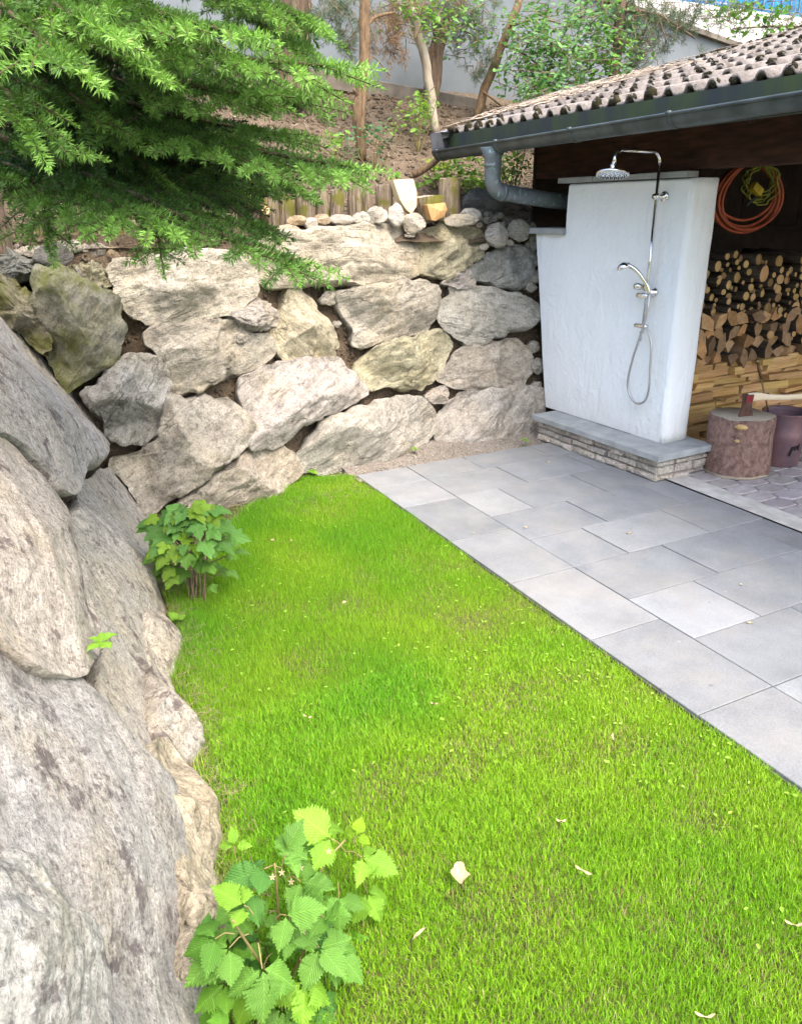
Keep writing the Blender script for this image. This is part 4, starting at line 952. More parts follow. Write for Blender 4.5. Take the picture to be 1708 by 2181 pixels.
# drum
dr = empty('metal_drum', (4.82, 3.52, 0), 'rusty purple brown metal bin with black paint drip behind chopping block', 'bin')
b = MB(); b.lathe([(.125, .006), (.128, .0), (.132, .01), (.145, .20), (.150, .24), (.146, .245), (.152, .36), (.157, .375), (.160, .38), (.157, .386), (.149, .384), (.146, .36), (.122, .03), (.0, .03)], (4.82, 3.52, 0), (0, 0, 1), 40); b.build('shell', M['drum'], dr, True)
V = []; F = []
pd = [(.0, .10), (.015, .16), (.06, .165), (.075, .18), (.082, .14), (.078, .12), (.062, .145), (.045, .125), (.03, .14), (.015, .085)]
for u_, z in pd:
    a = -2.1+u_/.142; rr = .1345+.06*z; V.append((4.82+rr*cos(a)*1.012, 3.52+rr*sin(a)*1.012, z))
o = mk('paint_drip', V, [tuple(range(len(pd)))], M['blackpaint'], dr)
b = MB(); P0 = np.array([4.80, 3.52, .08]); P1 = at_y(1613, 770, 3.62); b.tube([P0, P1], .006, 8)
pk = empty('fire_poker', tuple(P0), 'thin brass handled fire poker standing in the metal bin', 'poker'); b.build('rod', M['brass'], pk, True)
dv = (P1-P0)/np.linalg.norm(P1-P0); b = MB(); b.lathe([(.006, -.13), (.011, -.12), (.008, -.10), (.013, -.07), (.010, -.035), (.007, -.02), (.014, -.01), (.017, .003), (.012, .016), (.002, .02)], P1, dv, 16); b.build('grip', M['brass'], pk, True)

# hose and cable hanging from the beam
hz = empty('garden_hose', (4.95, 4.2, 1.95), 'orange garden hose hanging in a coil from the dark beam', 'hose')
P = []
for k in range(7):
    rr = random.Random(k); w_ = .30+.025*rr.uniform(-1, 1); hh = .37+.05*rr.uniform(-1, 1); cx_ = 4.96+.02*rr.uniform(-1, 1)
    for t in np.linspace(0, 2*pi, 28, endpoint=False): P.append((cx_+w_*sin(t)*(1-.12*cos(t)), 4.20+.012*k+.006*sin(3*t), 2.0-hh*(.5-.5*cos(t))+.03*cos(t)))
b = MB(); b.tube(spline(P, 420), .0105, 8); b.build('coil', M['hose_o'], hz, True)
cz = empty('extension_cable', (4.98, 4.15, 1.95), 'yellow green cable bundle hanging inside the orange hose coil', 'cable')
P = []
for k in range(6):
    rr = random.Random(40+k); w_ = .16+.03*rr.uniform(-1, 1); hh = .22+.05*rr.uniform(-1, 1)
    for t in np.linspace(0, 2*pi, 20, endpoint=False): P.append((5.0+.03*rr.uniform(-1, 1)+w_*sin(t), 4.15+.01*k, 2.0-hh*(.5-.5*cos(t))))
b = MB(); b.tube(spline(P, 260), .006, 6); b.build('coil', M['cable_y'], cz, True)
V, F = boxVF((-.05, -.02, -.03), (.05, .02, .03), .01); mk('plug', V, F, M['yellow'], cz, M=Matrix.Translation((4.90, 4.12, 1.85)) @ Matrix.Rotation(.5, 4, 'Y'))
b = MB(); b.tube(SW([(.94, .33, 1.74), (1.06, .33, 1.82)]), [.012, .02], 8); b.build('connector', M['rubber'], cz, True)

# ------------------------------------------------------------------ background walls
gw = empty('grey_rendered_wall', (3, 8.2, 2.8), 'pale blue grey rendered wall at the top of the bank', 'wall')
def topz(x): return float(np.interp(x, [0, 4.5, 6.5, 9.5], [4.9, 4.6, 3.98, 3.55]))
xs = np.linspace(-6, 11, 35); V = []
for y in (8.2, 8.5): V += [(x, y, 2.2) for x in xs]+[(x, y, topz(x)) for x in xs]
n = len(xs); F = []
for j in range(n-1): F += [(j, j+1, n+j+1, n+j), (2*n+j+1, 2*n+j, 3*n+j, 3*n+j+1), (n+j, n+j+1, 3*n+j+1, 3*n+j)]
mk('render_face', V, F, M['greywall'], gw)
V = []
for y in (8.14, 8.52): V += [(x, y, topz(x)+.003) for x in xs]+[(x, y, topz(x)+.06) for x in xs]
F2 = F+[(j, 2*n+j, 2*n+j+1, j+1) for j in range(n-1)]; mk('coping', V, F2, M['kerb'], gw)
V = []
for y in (8.08, 8.196): V += [(x, y, bank_z(np.array(x), np.array(8.1))-.3) for x in xs]+[(x, y, 2.93-.075*(x-4)+.02*sin(x*3)) for x in xs]
mk('footing', V, F, M['kerb'], gw)
# the loose board and cable at its foot
bp = [at_y(690, 155, 8.0), at_y(1080, 232, 7.95)]
o = MB(); o.tube([bp[0]-np.array([.9, 0, -.1]), bp[0], (bp[0]+bp[1])/2+np.array([0, 0, -.03]), bp[1], bp[1]+np.array([.4, .05, -.1])], .022, 10); o.build('black_cable', M['cable'], None, True, label='black pipe lying along the foot of the grey wall', cat='pipe')
wb = at_y(840, 195, 7.9); V, F = boxVF((-1.0, -.03, -.07), (1.0, .03, .07), .006)
mk('weathered_board', V, F, M['kerb'], None, M=Matrix.Translation(wb) @ Matrix.Rotation(radians(5.5), 4, 'Y') @ Matrix.Rotation(radians(-2), 4, 'Z'), label='long weathered board propped below the black pipe', cat='board')
ww = empty('white_terrace_wall', (9, 9.6, 3), 'bright white wall high up behind the pines at the upper right', 'wall')
mk('wall_face', *boxVF((4.5, 9.6, 2.5), (16, 9.9, at_y(1550, 14, 9.6)[2])), M['whitewall'], ww)
fn = empty('blue_net_fence', (9, 9.7, 4), 'blue netting fence with pale rails above the white wall', 'fence')
zt = at_y(1550, 14, 9.6)[2]
b = MB(); b.box((4.5, 9.72, zt+.02), (16, 9.735, zt+1.2)); b.build('net', M['net'], fn)
b = MB()
for k in range(58): b.box((4.5+k*.2, 9.70, zt), (4.512+k*.2, 9.715, zt+1.25))
for zz in (.06, .4, .8): b.box((4.5, 9.695, zt+zz), (16, 9.70, zt+zz+.015))
b.build('wire_grid', M['flash'], fn)

# ------------------------------------------------------------------ trees on the bank
def pix_curve(pts, n=24): return spline([at_y(x, y, Y) for x, y, Y in pts], n)
LEAFQ = np.array([(0, 0, 0), (.32, .26, .05), (.75, .20, .05), (1, 0, -.04), (.75, -.20, .05), (.32, -.26, .05), (.5, 0, -.02)])
LEAFT = np.array([(0, 6, 1), (1, 6, 2), (2, 6, 3), (3, 6, 4), (4, 6, 5), (5, 6, 0)])
def place_leaves(P, D, Nn, S, cols, tmpl=LEAFQ, tri=LEAFT):
    P = np.asarray(P); D = D/np.linalg.norm(D, axis=1)[:, None]; Nn = Nn-D*np.sum(Nn*D, 1)[:, None]; Nn /= np.linalg.norm(Nn, axis=1)[:, None]+1e-9; B = np.cross(Nn, D)
    V = P[:, None]+S[:, None, None]*(tmpl[None, :, 0, None]*D[:, None]+tmpl[None, :, 1, None]*B[:, None]+tmpl[None, :, 2, None]*Nn[:, None])
    k = len(tmpl); F = (tri[None]+np.arange(len(P))[:, None, None]*k).reshape(-1, tri.shape[1])
    return V.reshape(-1, 3), F, np.repeat(cols, k, 0)
def leaf_cloud(blobs, size, c0, c1, seed, twigs=None):
    r = np.random.default_rng(seed); P = []
    for (c, rad, cnt) in blobs:
        # clustered on short sprays
        cnt = int(cnt*2.0); ns = max(3, cnt//9); sc = np.asarray(c)+r.normal(size=(ns, 3))*np.asarray(rad)*.62
        for s in sc:
            m = cnt//ns; dirn = r.normal(size=3)*np.array([1, 1, .4]); dirn /= np.linalg.norm(dirn)
            t = r.random(m)[:, None]; P.append(s+dirn*(t-.5)*size*5+r.normal(size=(m, 3))*size*.6)
            if twigs is not None: twigs.append((s-dirn*size*2.6, s+dirn*size*2.6))
    P = np.concatenate(P); n = len(P); D = r.normal(size=(n, 3))*np.array([1, 1, .35])+np.array([0, 0, -.3]); Nn = r.normal(size=(n, 3))*.5+np.array([-.2, -.35, 1.0])
    S = size*r.uniform(.6, 1.25, n); f = r.random((n, 1)); cols = np.asarray(c0)*(1-f)+np.asarray(c1)*f
    return place_leaves(P, D, Nn, S, cols*r.uniform(.75, 1.2, (n, 1)))
def needle_tufts(C, Ddir, ln, n_per, nl, cols, seed, w=.0022, flat=.0):
    """shoots with needles: C,Ddir (m,3) start and direction, ln (m,) length"""
    r = np.random.default_rng(seed); cnt = np.maximum(6, (ln*n_per)).astype(int); idx = np.repeat(np.arange(len(C)), cnt); N = len(idx)
    A = Ddir/np.linalg.norm(Ddir, axis=1)[:, None]; up = np.tile([0, 0, 1.], (len(A), 1)); up = np.where(np.abs(A[:, 2:3]) > .92, [1., 0, 0], up); U = np.cross(A, up); U /= np.linalg.norm(U, axis=1)[:, None]; W = np.cross(U, A)
    t = r.random(N); ph = r.uniform(0, 2*pi, N); fl_ = r.random(N) < flat; ph = np.where(fl_, np.where(r.random(N) < .5, 0, pi)+np.where(np.cos(ph) > 0, 1, 1)*r.normal(0, .38, N)*1.0, ph); ph = np.where(fl_ & (np.sin(ph) < -.25), -ph, ph)
    al = np.radians(r.normal(72, 7, N)); al = np.where(t > .88, np.radians(r.uniform(8, 50, N)), al)
    rad = np.cos(ph)[:, None]*U[idx]+np.sin(ph)[:, None]*W[idx]; d = np.cos(al)[:, None]*A[idx]+np.sin(al)[:, None]*rad
    b0 = C[idx]+A[idx]*(t*ln[idx])[:, None]; L = nl[idx]*r.uniform(.8, 1.12, N)*np.where(t > .88, .62, 1)*np.where(t < .1, .8, 1)
    sd_ = np.cross(d, r.normal(size=(N, 3))); sd_ /= np.linalg.norm(sd_, axis=1)[:, None]+1e-9
    mid = b0+d*(L*.55)[:, None]+W[idx]*(L*.04)[:, None]; V = np.stack([b0, mid+sd_*w*.5, b0+d*L[:, None], mid-sd_*w*.5], 1).reshape(-1, 3)
    F = np.arange(4*N).reshape(-1, 4); c = cols[idx]*r.uniform(.78, 1.2, (N, 1)); c = np.repeat(c, 4, 0); c[2::4] *= 1.12
    return V, F, c
def merge(L):
    V = []; F = []; C = []; n = 0
    for v, f, c in L: V.append(v); F.append(f+n); C.append(c); n += len(v)
    return np.concatenate(V), np.concatenate(F), np.concatenate(C)
def twig_tubes(mb, tw, r=.004):
    for a, b_ in tw: mb.tube([a, (np.asarray(a)+b_)/2+RNG.normal(size=3)*.01, b_], [r, r*.8, r*.4], 5, False)
def tree(name, label, trunk_pts, radii, bark, blobs, size, c0, c1, seed, branches=(), pine=None):
    base = at_y(*trunk_pts[0]); t = empty(name, tuple(base), label, 'tree', 'trees growing on the bank behind the wall')
    b = MB(); P = pix_curve(trunk_pts, 20); P[:, 0] += .012*np.array([vn(np.array([i*.7, seed, 0.])) for i in range(20)]); b.tube(P, np.interp(np.linspace(0, 1, 20), np.linspace(0, 1, len(radii)), radii), 14)
    for bp_, r0 in branches: q = pix_curve(bp_, 12); b.tube(q, np.linspace(r0, r0*.45, 12), 8)
    tr = b.build('trunk', M[bark], t, True)
    L = []; tw = []
    if blobs: L.append(('leafcol', leaf_cloud([(at_y(x, y, Y), rad, cnt) for x, y, Y, rad, cnt in blobs], size, c0, c1, seed, tw)))
    if pine:
        C = []; D = []; ln = []; cl_ = []; r = np.random.default_rng(seed+1)
        for x, y, Y, rad, cnt, colr in pine:
            c = at_y(x, y, Y)
            for k in range(int(cnt*2.2)):
                p = c+r.normal(size=3)*np.array(rad)*.6; d = r.normal(size=3)*.6+np.array([0, -.2, -.55]); C.append(p); D.append(d); ln.append(r.uniform(.08, .17)); cl_.append(colr)
                tw.append((p-d/np.linalg.norm(d)*.06, p+d/np.linalg.norm(d)*ln[-1]))
        L.append(('needle', needle_tufts(np.array(C), np.array(D), np.array(ln), 420, np.full(len(C), .055), np.array(cl_), seed, .003)))
    for k, (mt, d) in enumerate(L): mk('crown', d[0], d[1], M[mt], t, col=d[2])
    if tw: mb = MB(); twig_tubes(mb, tw); mb.build('twigs', M['twig'], t, True, kind='stuff')
    return t
PG, PGB = (.095, .15, .085), (.27, .17, .095)
LG0, LG1 = (.07, .19, .065), (.20, .40, .12)
tree('slender_tree', 'slender tan tree trunk with lopped fork standing alone on the bank', [(769,340,6.6),(768,280,6.6),(763,235,6.6),(770,190,6.6),(776,100,6.62),(778,0,6.64),(785,-110,6.65)], [.048,.05,.06,.05,.045,.042,.04], 'bark_tan', [], .05, LG0, LG1, 31,
     [([(764,210,6.6),(757,195,6.58),(752,190,6.56)], .02), ([(772,185,6.62),(780,150,6.7),(795,120,6.75),(830,160,6.8)], .009), ([(776,60,6.6),(800,35,6.7),(840,25,6.8)], .02)],
     pine=[(735,30,7.2,(.28,.2,.2),26,PG),(700,20,7.2,(.2,.2,.2),12,PG),(835,70,7.0,(.14,.1,.2),20,PGB),(850,20,7.2,(.2,.2,.12),12,PGB),(745,85,7.1,(.1,.1,.1),8,PG)])
tree('bare_pale_tree', 'pale smooth barked thin tree bending left at its top', [(926,285,7.1),(920,215,7.1),(905,130,7.1),(885,50,7.1),(868,0,7.12),(845,-70,7.15)], [.042,.042,.042,.04,.036,.03], 'bark_pale', [(890,25,7.0,(.3,.2,.14),110),(920,10,7.1,(.25,.2,.16),100),(895,235,7.05,(.10,.08,.09),45)], .055, (.10,.24,.05), (.22,.42,.09), 32)
tree('pine_tree', 'shaggy pine with forked brown trunk behind the pale thin tree', [(912,235,7.7),(920,190,7.7),(928,120,7.7),(940,70,7.7),(962,30,7.7),(985,-5,7.7),(1005,-70,7.7)], [.085,.085,.08,.07,.05,.045,.03], 'bark', [(985,60,7.5,(.3,.2,.2),80)], .06, LG0, LG1, 33,
     [([(935,85,7.7),(925,40,7.7),(930,-10,7.7)], .05), ([(940,70,7.7),(980,50,7.6),(1030,70,7.5)], .012)],
     pine=[(985,20,7.5,(.35,.2,.2),38,PG),(870,40,7.6,(.2,.2,.2),14,PGB),(1000,85,7.5,(.2,.2,.18),16,PG),(1020,140,7.4,(.12,.1,.16),10,PG),(915,20,7.6,(.3,.2,.15),22,PG)])
tree('leaning_tree', 'thin brown tree leaning right above the roof corner', [(1012,252,7.45),(1040,170,7.45),(1070,95,7.45),(1095,30,7.45),(1110,-20,7.45),(1130,-90,7.45)], [.045,.045,.042,.04,.036,.03], 'bark_tan', [(1135,120,7.0,(.30,.2,.2),230),(1180,165,6.9,(.32,.2,.17),230),(1120,60,7.2,(.25,.2,.16),130),(1230,40,7.0,(.38,.25,.2),240),(1255,120,6.9,(.35,.2,.25),260),(1150,190,6.7,(.2,.15,.12),90),(1310,60,7.0,(.25,.2,.2),150)], .062, LG0, LG1, 34,
     [([(1070,95,7.45),(1110,110,7.2),(1160,150,7.0),(1190,190,6.9)], .012), ([(1085,55,7.4),(1150,40,7.2),(1230,60,7.0)], .012), ([(1030,195,7.4),(1080,235,7.2),(1090,245,7.1)], .010)])
tree('overhanging_pine', 'dark needled pine branches reaching over the mossy roof tiles', [(1305,190,6.9),(1312,120,6.9),(1320,40,6.9),(1335,-60,6.9)], [.055,.05,.045,.04], 'bark', [(1300,150,6.8,(.2,.15,.2),90),(1575,20,6.6,(.25,.2,.12),60),(1650,30,6.5,(.3,.2,.14),70)], .075, (.07,.19,.03), (.19,.40,.06), 35,
     [([(1320,20,6.9),(1400,30,6.8),(1480,80,6.7)], .022), ([(1400,30,6.8),(1420,90,6.7)], .01), ([(1800,60,6.4),(1660,55,6.5),(1560,60,6.5)], .015)],
     pine=[(1345,35,6.9,(.3,.2,.2),30,PG),(1400,20,6.9,(.3,.2,.15),30,PG),(1440,60,6.8,(.2,.2,.12),18,PG),(1370,100,6.8,(.2,.15,.15),18,PG),(1480,25,6.8,(.25,.2,.1),16,PG),(1560,30,6.7,(.3,.2,.12),18,PG),(1680,50,6.6,(.3,.2,.12),22,PG),(1350,150,6.8,(.15,.1,.12),12,PG)])
tree('thick_conifer_trunk', 'thick furrowed brown trunk half hidden by the spruce boughs', [(618,215,7.4),(622,110,7.4),(625,40,7.4),(628,-80,7.4)], [.17,.155,.15,.145], 'bark', [], .05, LG0, LG1, 36, pine=[(600,-10,7.2,(.3,.2,.2),10,PG)])
# shrubs and small plants on the bank
def shrub(name, label, x, y, Y, rad, cnt, size, c0, c1, seed):
    C = at_y(x, y, Y); e = empty(name, (C[0], C[1], float(bank_z(np.array(C[0]), np.array(C[1])))), label, 'plant'); tw = []
    v, f, c = leaf_cloud([(C, rad, cnt)], size, c0, c1, seed, tw); mk('foliage', v, f, M['leafcol'], e, col=c)
    mb = MB(); g0 = np.array([C[0], C[1], float(bank_z(np.array(C[0]), np.array(C[1])))-.03])
    for a, b_ in tw[:8]: mb.tube([g0, (g0+a)/2+RNG.normal(size=3)*.02, a], [.006, .004, .003], 5, False)
    mb.build('stems', M['stem'], e, True)
YG0, YG1 = (.13, .26, .035), (.26, .45, .07)
shrub('bank_shrub', 'bright green leafy shrub growing under the roof corner', 1005, 372, 6.15, (.28, .14, .16), 240, .055, YG0, YG1, 51)
shrub('bank_shrub', 'small leafy shrub behind the downpipe under the eave', 1095, 355, 6.0, (.14, .1, .10), 90, .05, (.08,.2,.03), YG1, 52)
shrub('bank_seedling', 'yellow green seedling at the foot of the pale thin tree', 890, 240, 6.85, (.12, .1, .12), 50, .055, YG0, YG1, 53)
shrub('ivy_patch', 'dark ivy sprig to the right of the slender trunk base', 795, 302, 6.45, (.10, .08, .10), 46, .05, (.04,.12,.05), (.09,.22,.08), 54)
shrub('bank_seedling', 'tiny pale seedling on the bank beside the upper spruce tips', 697, 308, 6.4, (.06, .05, .08), 22, .045, YG0, YG1, 55)
shrub('bank_seedling', 'low grey green seedling left of the slender trunk base', 735, 310, 6.35, (.09, .06, .07), 26, .045, (.07,.13,.06), (.14,.22,.10), 56)
shrub('bank_shrub', 'leafy sprig beside the curved root below the roof corner', 930, 345, 6.2, (.09, .06, .06), 30, .045, (.16,.22,.02), (.30,.40,.05), 57)
b = MB(); b.tube(pix_curve([(880,372,6.1),(900,362,6.05),(925,345,6.05),(945,325,6.05)], 10), np.linspace(.03, .022, 10), 8); b.build('bent_root', M['bark_tan'], None, True, label='curved bare root poking out of the bank below the roof corner', cat='root')
# twig and root litter
def litter(name, n, pick, zf, mat, label, seed, L=(.04, .22), r=(.0015, .004)):
    g = random.Random(seed); mb = MB()
    for i in range(n):
        x, y = pick(g); a = g.uniform(0, 2*pi); ln = g.uniform(*L); P = []
        for k in range(5):
            P.append((x, y, float(zf(np.array(x), np.array(y)))+.006+g.uniform(0, .02))); a += g.uniform(-.7, .7); x += cos(a)*ln/4; y += sin(a)*ln/4
        q = g.uniform(*r); mb.tube(P, [q, q, q*.9, q*.7, q*.4], 4, False)
    mb.build(name, mat, None, True, kind='stuff', label=label, cat='twigs')
litter('twig_litter', 1300, lambda g: (g.uniform(1.2, 5.5), g.uniform(5.65, 8.0)), bank_z, M['twig'], 'dry twigs and roots scattered over the earth bank', 3)
litter('pale_twig_litter', 500, lambda g: (g.uniform(1.2, 5.5), g.uniform(5.65, 7.9)), bank_z, M['twig_pale'], 'pale dry roots scattered over the earth bank', 4, (.03, .14), (.001, .003))
litter('roof_twigs', 150, lambda g: (3.6+abs(g.gauss(0, .9)), 5.86-abs(g.gauss(0, .45))), lambda x, y: rz(x)+.055, M['twig_pale'], 'fallen twigs lying on the far corner of the roof', 6, (.1, .5), (.002, .005))
def chips(name, n, pick, zf, mat, label, seed, s=(.006, .02)):
    r = np.random.default_rng(seed); P = np.array([pick(r) for _ in range(n)]); z = zf(P[:, 0], P[:, 1]); S = r.uniform(*s, n); V = []; 
    base = np.array([(1, 0, 0), (-.4, .9, 0), (-.5, -.8, 0), (.1, 0, .8), (0, .1, -.6)]); F = np.array([(0, 1, 3), (1, 2, 3), (2, 0, 3), (1, 0, 4), (2, 1, 4), (0, 2, 4)])
    a = r.uniform(0, 6.3, n); R = np.stack([np.stack([np.cos(a), -np.sin(a), 0*a], -1), np.stack([np.sin(a), np.cos(a), 0*a], -1), np.stack([0*a, 0*a, 1+0*a], -1)], 1)
    B = base[None]*S[:, None, None]*r.uniform(.6, 1.3, (n, 5, 1)); V = np.einsum('nij,nkj->nki', R, B)+np.stack([P[:, 0], P[:, 1], z+S*.15], -1)[:, None]
    mk(name, V.reshape(-1, 3), (F[None]+np.arange(n)[:, None, None]*5).reshape(-1, 3), mat, kind='stuff', label=label, cat='chips')
chips('bank_clods', 3500, lambda r: (r.uniform(1, 5.5), r.uniform(5.55, 8)), bank_z, M['bank'], 'small clods and stones on the earth bank', 1, (.008, .035))
chips('gravel', 1600, lambda r: (r.uniform(1.75, 3.9), r.uniform(4.72, 5.15)), lambda x, y: -.012+.02*f2(x, y, 8, 3, 3)+np.clip(y-4.75, 0, 1)*.12, M['cobble'], 'fine gravel and chips between the patio and the boulders', 2, (.004, .013))
chips('bed_gravel', 900, lambda r: (lambda y: (.06+.128*y+abs(r.normal(0, .09)), y))(r.uniform(.6, 4.3)), lambda x, y: lawn_z(x, y), M['cobble'], 'pale chips in the bare strip along the side wall', 8, (.003, .011))

litter('dry_grass_litter', 900, lambda g: (lambda y: (.02+.128*y+abs(g.gauss(0, .07)), y))(g.uniform(.7, 4.2)), lambda x, y: lawn_z(x, y)+.002, M['straw'], 'dry straw and bits along the foot of the side wall', 12, (.02, .10), (.0007, .0018))
litter('corner_straw', 350, lambda g: (g.uniform(.7, 2.0), 4.45+g.gauss(.05, .12)), lambda x, y: lawn_z(x, y)+.002, M['straw'], 'dry straw where the lawn meets the back wall', 13, (.02, .10), (.0007, .0018))
# moss blobs on the roof, at roll ends also painting the hollows' shade
r = random.Random(9)
def blob(name, C, s, mat, parent, seed, n=10):
    V, F = [], []; rr = np.random.default_rng(seed)
    for i in range(7):
        th = pi*i/6
        for j in range(n): a = 2*pi*j/n; V.append((sin(th)*cos(a), sin(th)*sin(a), cos(th)))
    V = np.array(V); V *= (1+.75*fbm(V*2.6+seed, 4, 1, .7))[:, None]; V *= np.asarray(s)
    for i in range(6):
        for j in range(n): F.append((i*n+j, (i+1)*n+j, (i+1)*n+(j+1) % n, i*n+(j+1) % n))
    return mk(name, V, F, mat, parent, True, M=Matrix.Translation(C))
k = 0
for j in range(26):
    y = 5.80-.15*j
    if y < 2.2: break
    s = r.uniform(.018, .042)
    blob('moss_shade_blob', (EX+.012, y+r.uniform(-.012, .012), rz(EX)+.022), (s*.6, s*1.15, s*r.uniform(.7, 1.1)), M['moss'], rf, k, 12); k += 1
for i in range(1, 8):
    for j in range(24):
        if r.random() < .8:
            y = 5.80-.15*j; s = r.uniform(.010, .021); d = i*.435
            blob('moss_shade_blob', (EX+d*sx+.006, y+r.uniform(-.01, .01), EZ+d*sz+.040), (s*.8, s*1.8, s*.75), M['moss'], rf, k, 9); k += 1
for j in range(46):
    d = j*.09; s = r.uniform(.02, .04); blob('moss_shade_blob', (EX+d*sx+r.uniform(-.03, .03), 5.845+r.uniform(-.03, .03), EZ+d*sz+.03), (s*1.2, s*.8, s*.6), M['moss'], rf, k, 7); k += 1

# ------------------------------------------------------------------ the big spruce
sp = empty('spruce_tree', (-.03, 5.2, 1.5), 'big spruce with drooping green boughs at the upper left', 'tree')
b = MB(); P = spline([(-.06, 5.28, 1.3), (-.05, 5.25, 1.62), (-.07, 5.25, 2.2), (-.08, 5.27, 3.2), (-.08, 5.3, 4.6)], 16); b.tube(P, np.interp(np.linspace(0, 1, 16), [0, .15, .5, 1], [.21, .165, .15, .11]), 18); b.build('trunk', M['bark'], sp, True)
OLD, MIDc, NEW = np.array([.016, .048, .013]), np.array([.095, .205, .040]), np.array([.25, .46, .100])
rg = np.random.default_rng(21); SC_, SD_, SLn, SCo, SNl = [], [], [], [], []; limbs = MB()
def shoot(p, d, l, c, nl=.031): SC_.append(p); SD_.append(d); SLn.append(l); SCo.append(c); SNl.append(nl)
def bough(pts, fresh=.6, spread=.38, step=.080, r0=.014, droop=.22):
    P = pix_curve([(x, y, Y*.74) for x, y, Y in pts], 60); seg = np.linalg.norm(np.diff(P, axis=0), axis=1); Ls = np.r_[0, np.cumsum(seg)]; tot = Ls[-1]
    limbs.tube(P[::4], np.linspace(r0, .004, len(P[::4])), 6)
    s = tot*.10; side = 1
    while s < tot-.02:
        q = np.array([np.interp(s, Ls, P[:, k]) for k in range(3)]); t = np.array([np.interp(min(s+.03, tot), Ls, P[:, k]) for k in range(3)])-q
        t /= np.linalg.norm(t); h_ = np.cross([0, 0, 1.], t); h_ /= np.linalg.norm(h_); fr = s/tot
        l = min(spread, .12+.5*(tot-s))*rg.uniform(.75, 1.15); d = t*rg.uniform(.8, 1.1)+side*h_*rg.uniform(.55, .9)+np.array([0, 0, -droop*rg.uniform(.0, 1.4)]); d /= np.linalg.norm(d)
        top = np.clip(fr*1.2-.2, 0, 1)*fresh
        def cc(tip): f = np.clip(top*.40+tip*fresh*.75*(.35+.65*fr)+rg.normal(0, .08), 0, 1); return OLD*(1-f)**2+2*MIDc*f*(1-f)+NEW*f*f
        shoot(q, t, step*1.6, cc(.2))
        tl = min(.17, l*.62)*rg.uniform(.85, 1.1); e = q+d*(l-tl); d2 = d+np.array([0, 0, -.10])+t*.10; d2 /= np.linalg.norm(d2)
        if l-tl > .03: shoot(q, d, l-tl, cc(.2), .029)
        shoot(e, d2, tl, cc(1.05)); limbs.tube([q, e, e+d2*tl*.9], [.004, .003, .0018], 4, False)
        hh = np.cross([0, 0, 1.], d); hh /= np.linalg.norm(hh)+1e-9
        for k in range(int(l/.13)):
            f = (k+.7)/(int(l/.13)+.6); qq = q+d*l*f*.85; sl_ = rg.uniform(.10, .16)
            for sg in (-1, 1):
                if rg.random() < .85: d3 = d*.95+hh*sg*rg.uniform(.6, .85)+np.array([0, 0, rg.uniform(-.30, .05)]); d3 /= np.linalg.norm(d3); shoot(qq, d3, sl_, cc(.75*f+.25)); limbs.tube([qq, qq+d3*sl_*.9], [.0022, .0014], 4, False)
        if rg.random() < .35: shoot(q, t*.6+np.array([0, 0, rg.uniform(-.8, .3)])+h_*rg.uniform(-.3, .3), rg.uniform(.08, .13), cc(.3))
        side *= -1; s += step*rg.uniform(.75, 1.25)
    tt = P[-1]-P[-4]; shoot(P[-5], tt, .19, NEW*(.5+.5*fresh), .031)
boughs = [
 ([(-150,-180,4.3),(150,-40,3.6),(350,30,3.1),(515,72,2.75)], .95), ([(-120,-90,4.5),(250,60,3.6),(500,120,3.1),(725,142,2.75)], .95),
 ([(-100,-10,4.8),(250,130,3.8),(450,190,3.4),(645,205,3.1)], .7), ([(-60,60,5.0),(250,210,4.1),(450,260,3.7),(640,290,3.4)], .45),
 ([(-60,150,5.0),(300,260,3.9),(550,320,3.3),(775,360,2.85)], .85), ([(-40,220,5.0),(250,330,4.2),(430,400,3.7),(548,485,3.4)], .35),
 ([(-40,290,5.0),(230,390,3.8),(450,490,3.2),(665,567,2.8)], .6), ([(-30,330,4.9),(130,390,4.0),(240,430,3.5),(345,485,3.1)], .9),
 ([(200,-170,4.5),(400,-60,4.2),(560,0,3.9),(655,45,3.6)], .8), ([(350,-160,4.8),(480,-30,4.5),(560,50,4.2),(640,100,4.0)], .6),
 ([(-160,120,3.3),(-60,150,3.1),(10,190,2.95),(45,250,2.85)], .9), ([(-160,240,3.6),(-40,280,3.4),(40,300,3.3),(110,315,3.2)], .55),
 ([(-100,330,4.6),(40,360,4.2),(90,420,4.0),(105,500,3.8)], .6), ([(-100,-60,4.0),(80,20,3.5),(200,70,3.2),(290,130,3.0)], .9),
 ([(-150,-150,3.6),(0,-60,3.2),(100,0,2.9),(190,50,2.7)], .95), ([(-60,120,4.9),(120,190,4.3),(250,300,4.0),(330,370,3.8)], .3),
 ([(-60,170,5.1),(150,300,4.5),(300,360,4.3),(420,450,4.1)], .2), ([(0,100,5.1),(200,150,4.6),(400,230,4.4),(520,310,4.2)], .25),
 ([(0,200,5.2),(200,300,4.8),(380,340,4.6),(560,400,4.4)], .25), ([(-100,-150,4.6),(150,0,4.2),(330,100,4.0),(460,180,3.8)], .5),
 ([(-50,260,5.0),(120,360,4.6),(260,400,4.4),(370,470,4.2)], .3), ([(-80,20,5.0),(120,120,4.6),(260,200,4.3),(400,300,4.1)], .2),
 ([(100,-150,5.0),(300,0,4.7),(450,90,4.5),(600,180,4.3)], .3), ([(-100,60,4.2),(60,120,3.8),(150,200,3.6),(230,260,3.5)], .5),
 ([(150,100,4.9),(330,210,4.4),(480,330,4.0),(620,400,3.7)], .4), ([(-150,-60,3.2),(-20,0,2.9),(60,60,2.75),(120,110,2.65)], .9),
]
for bp_, fr in boughs: bough(bp_, fr)
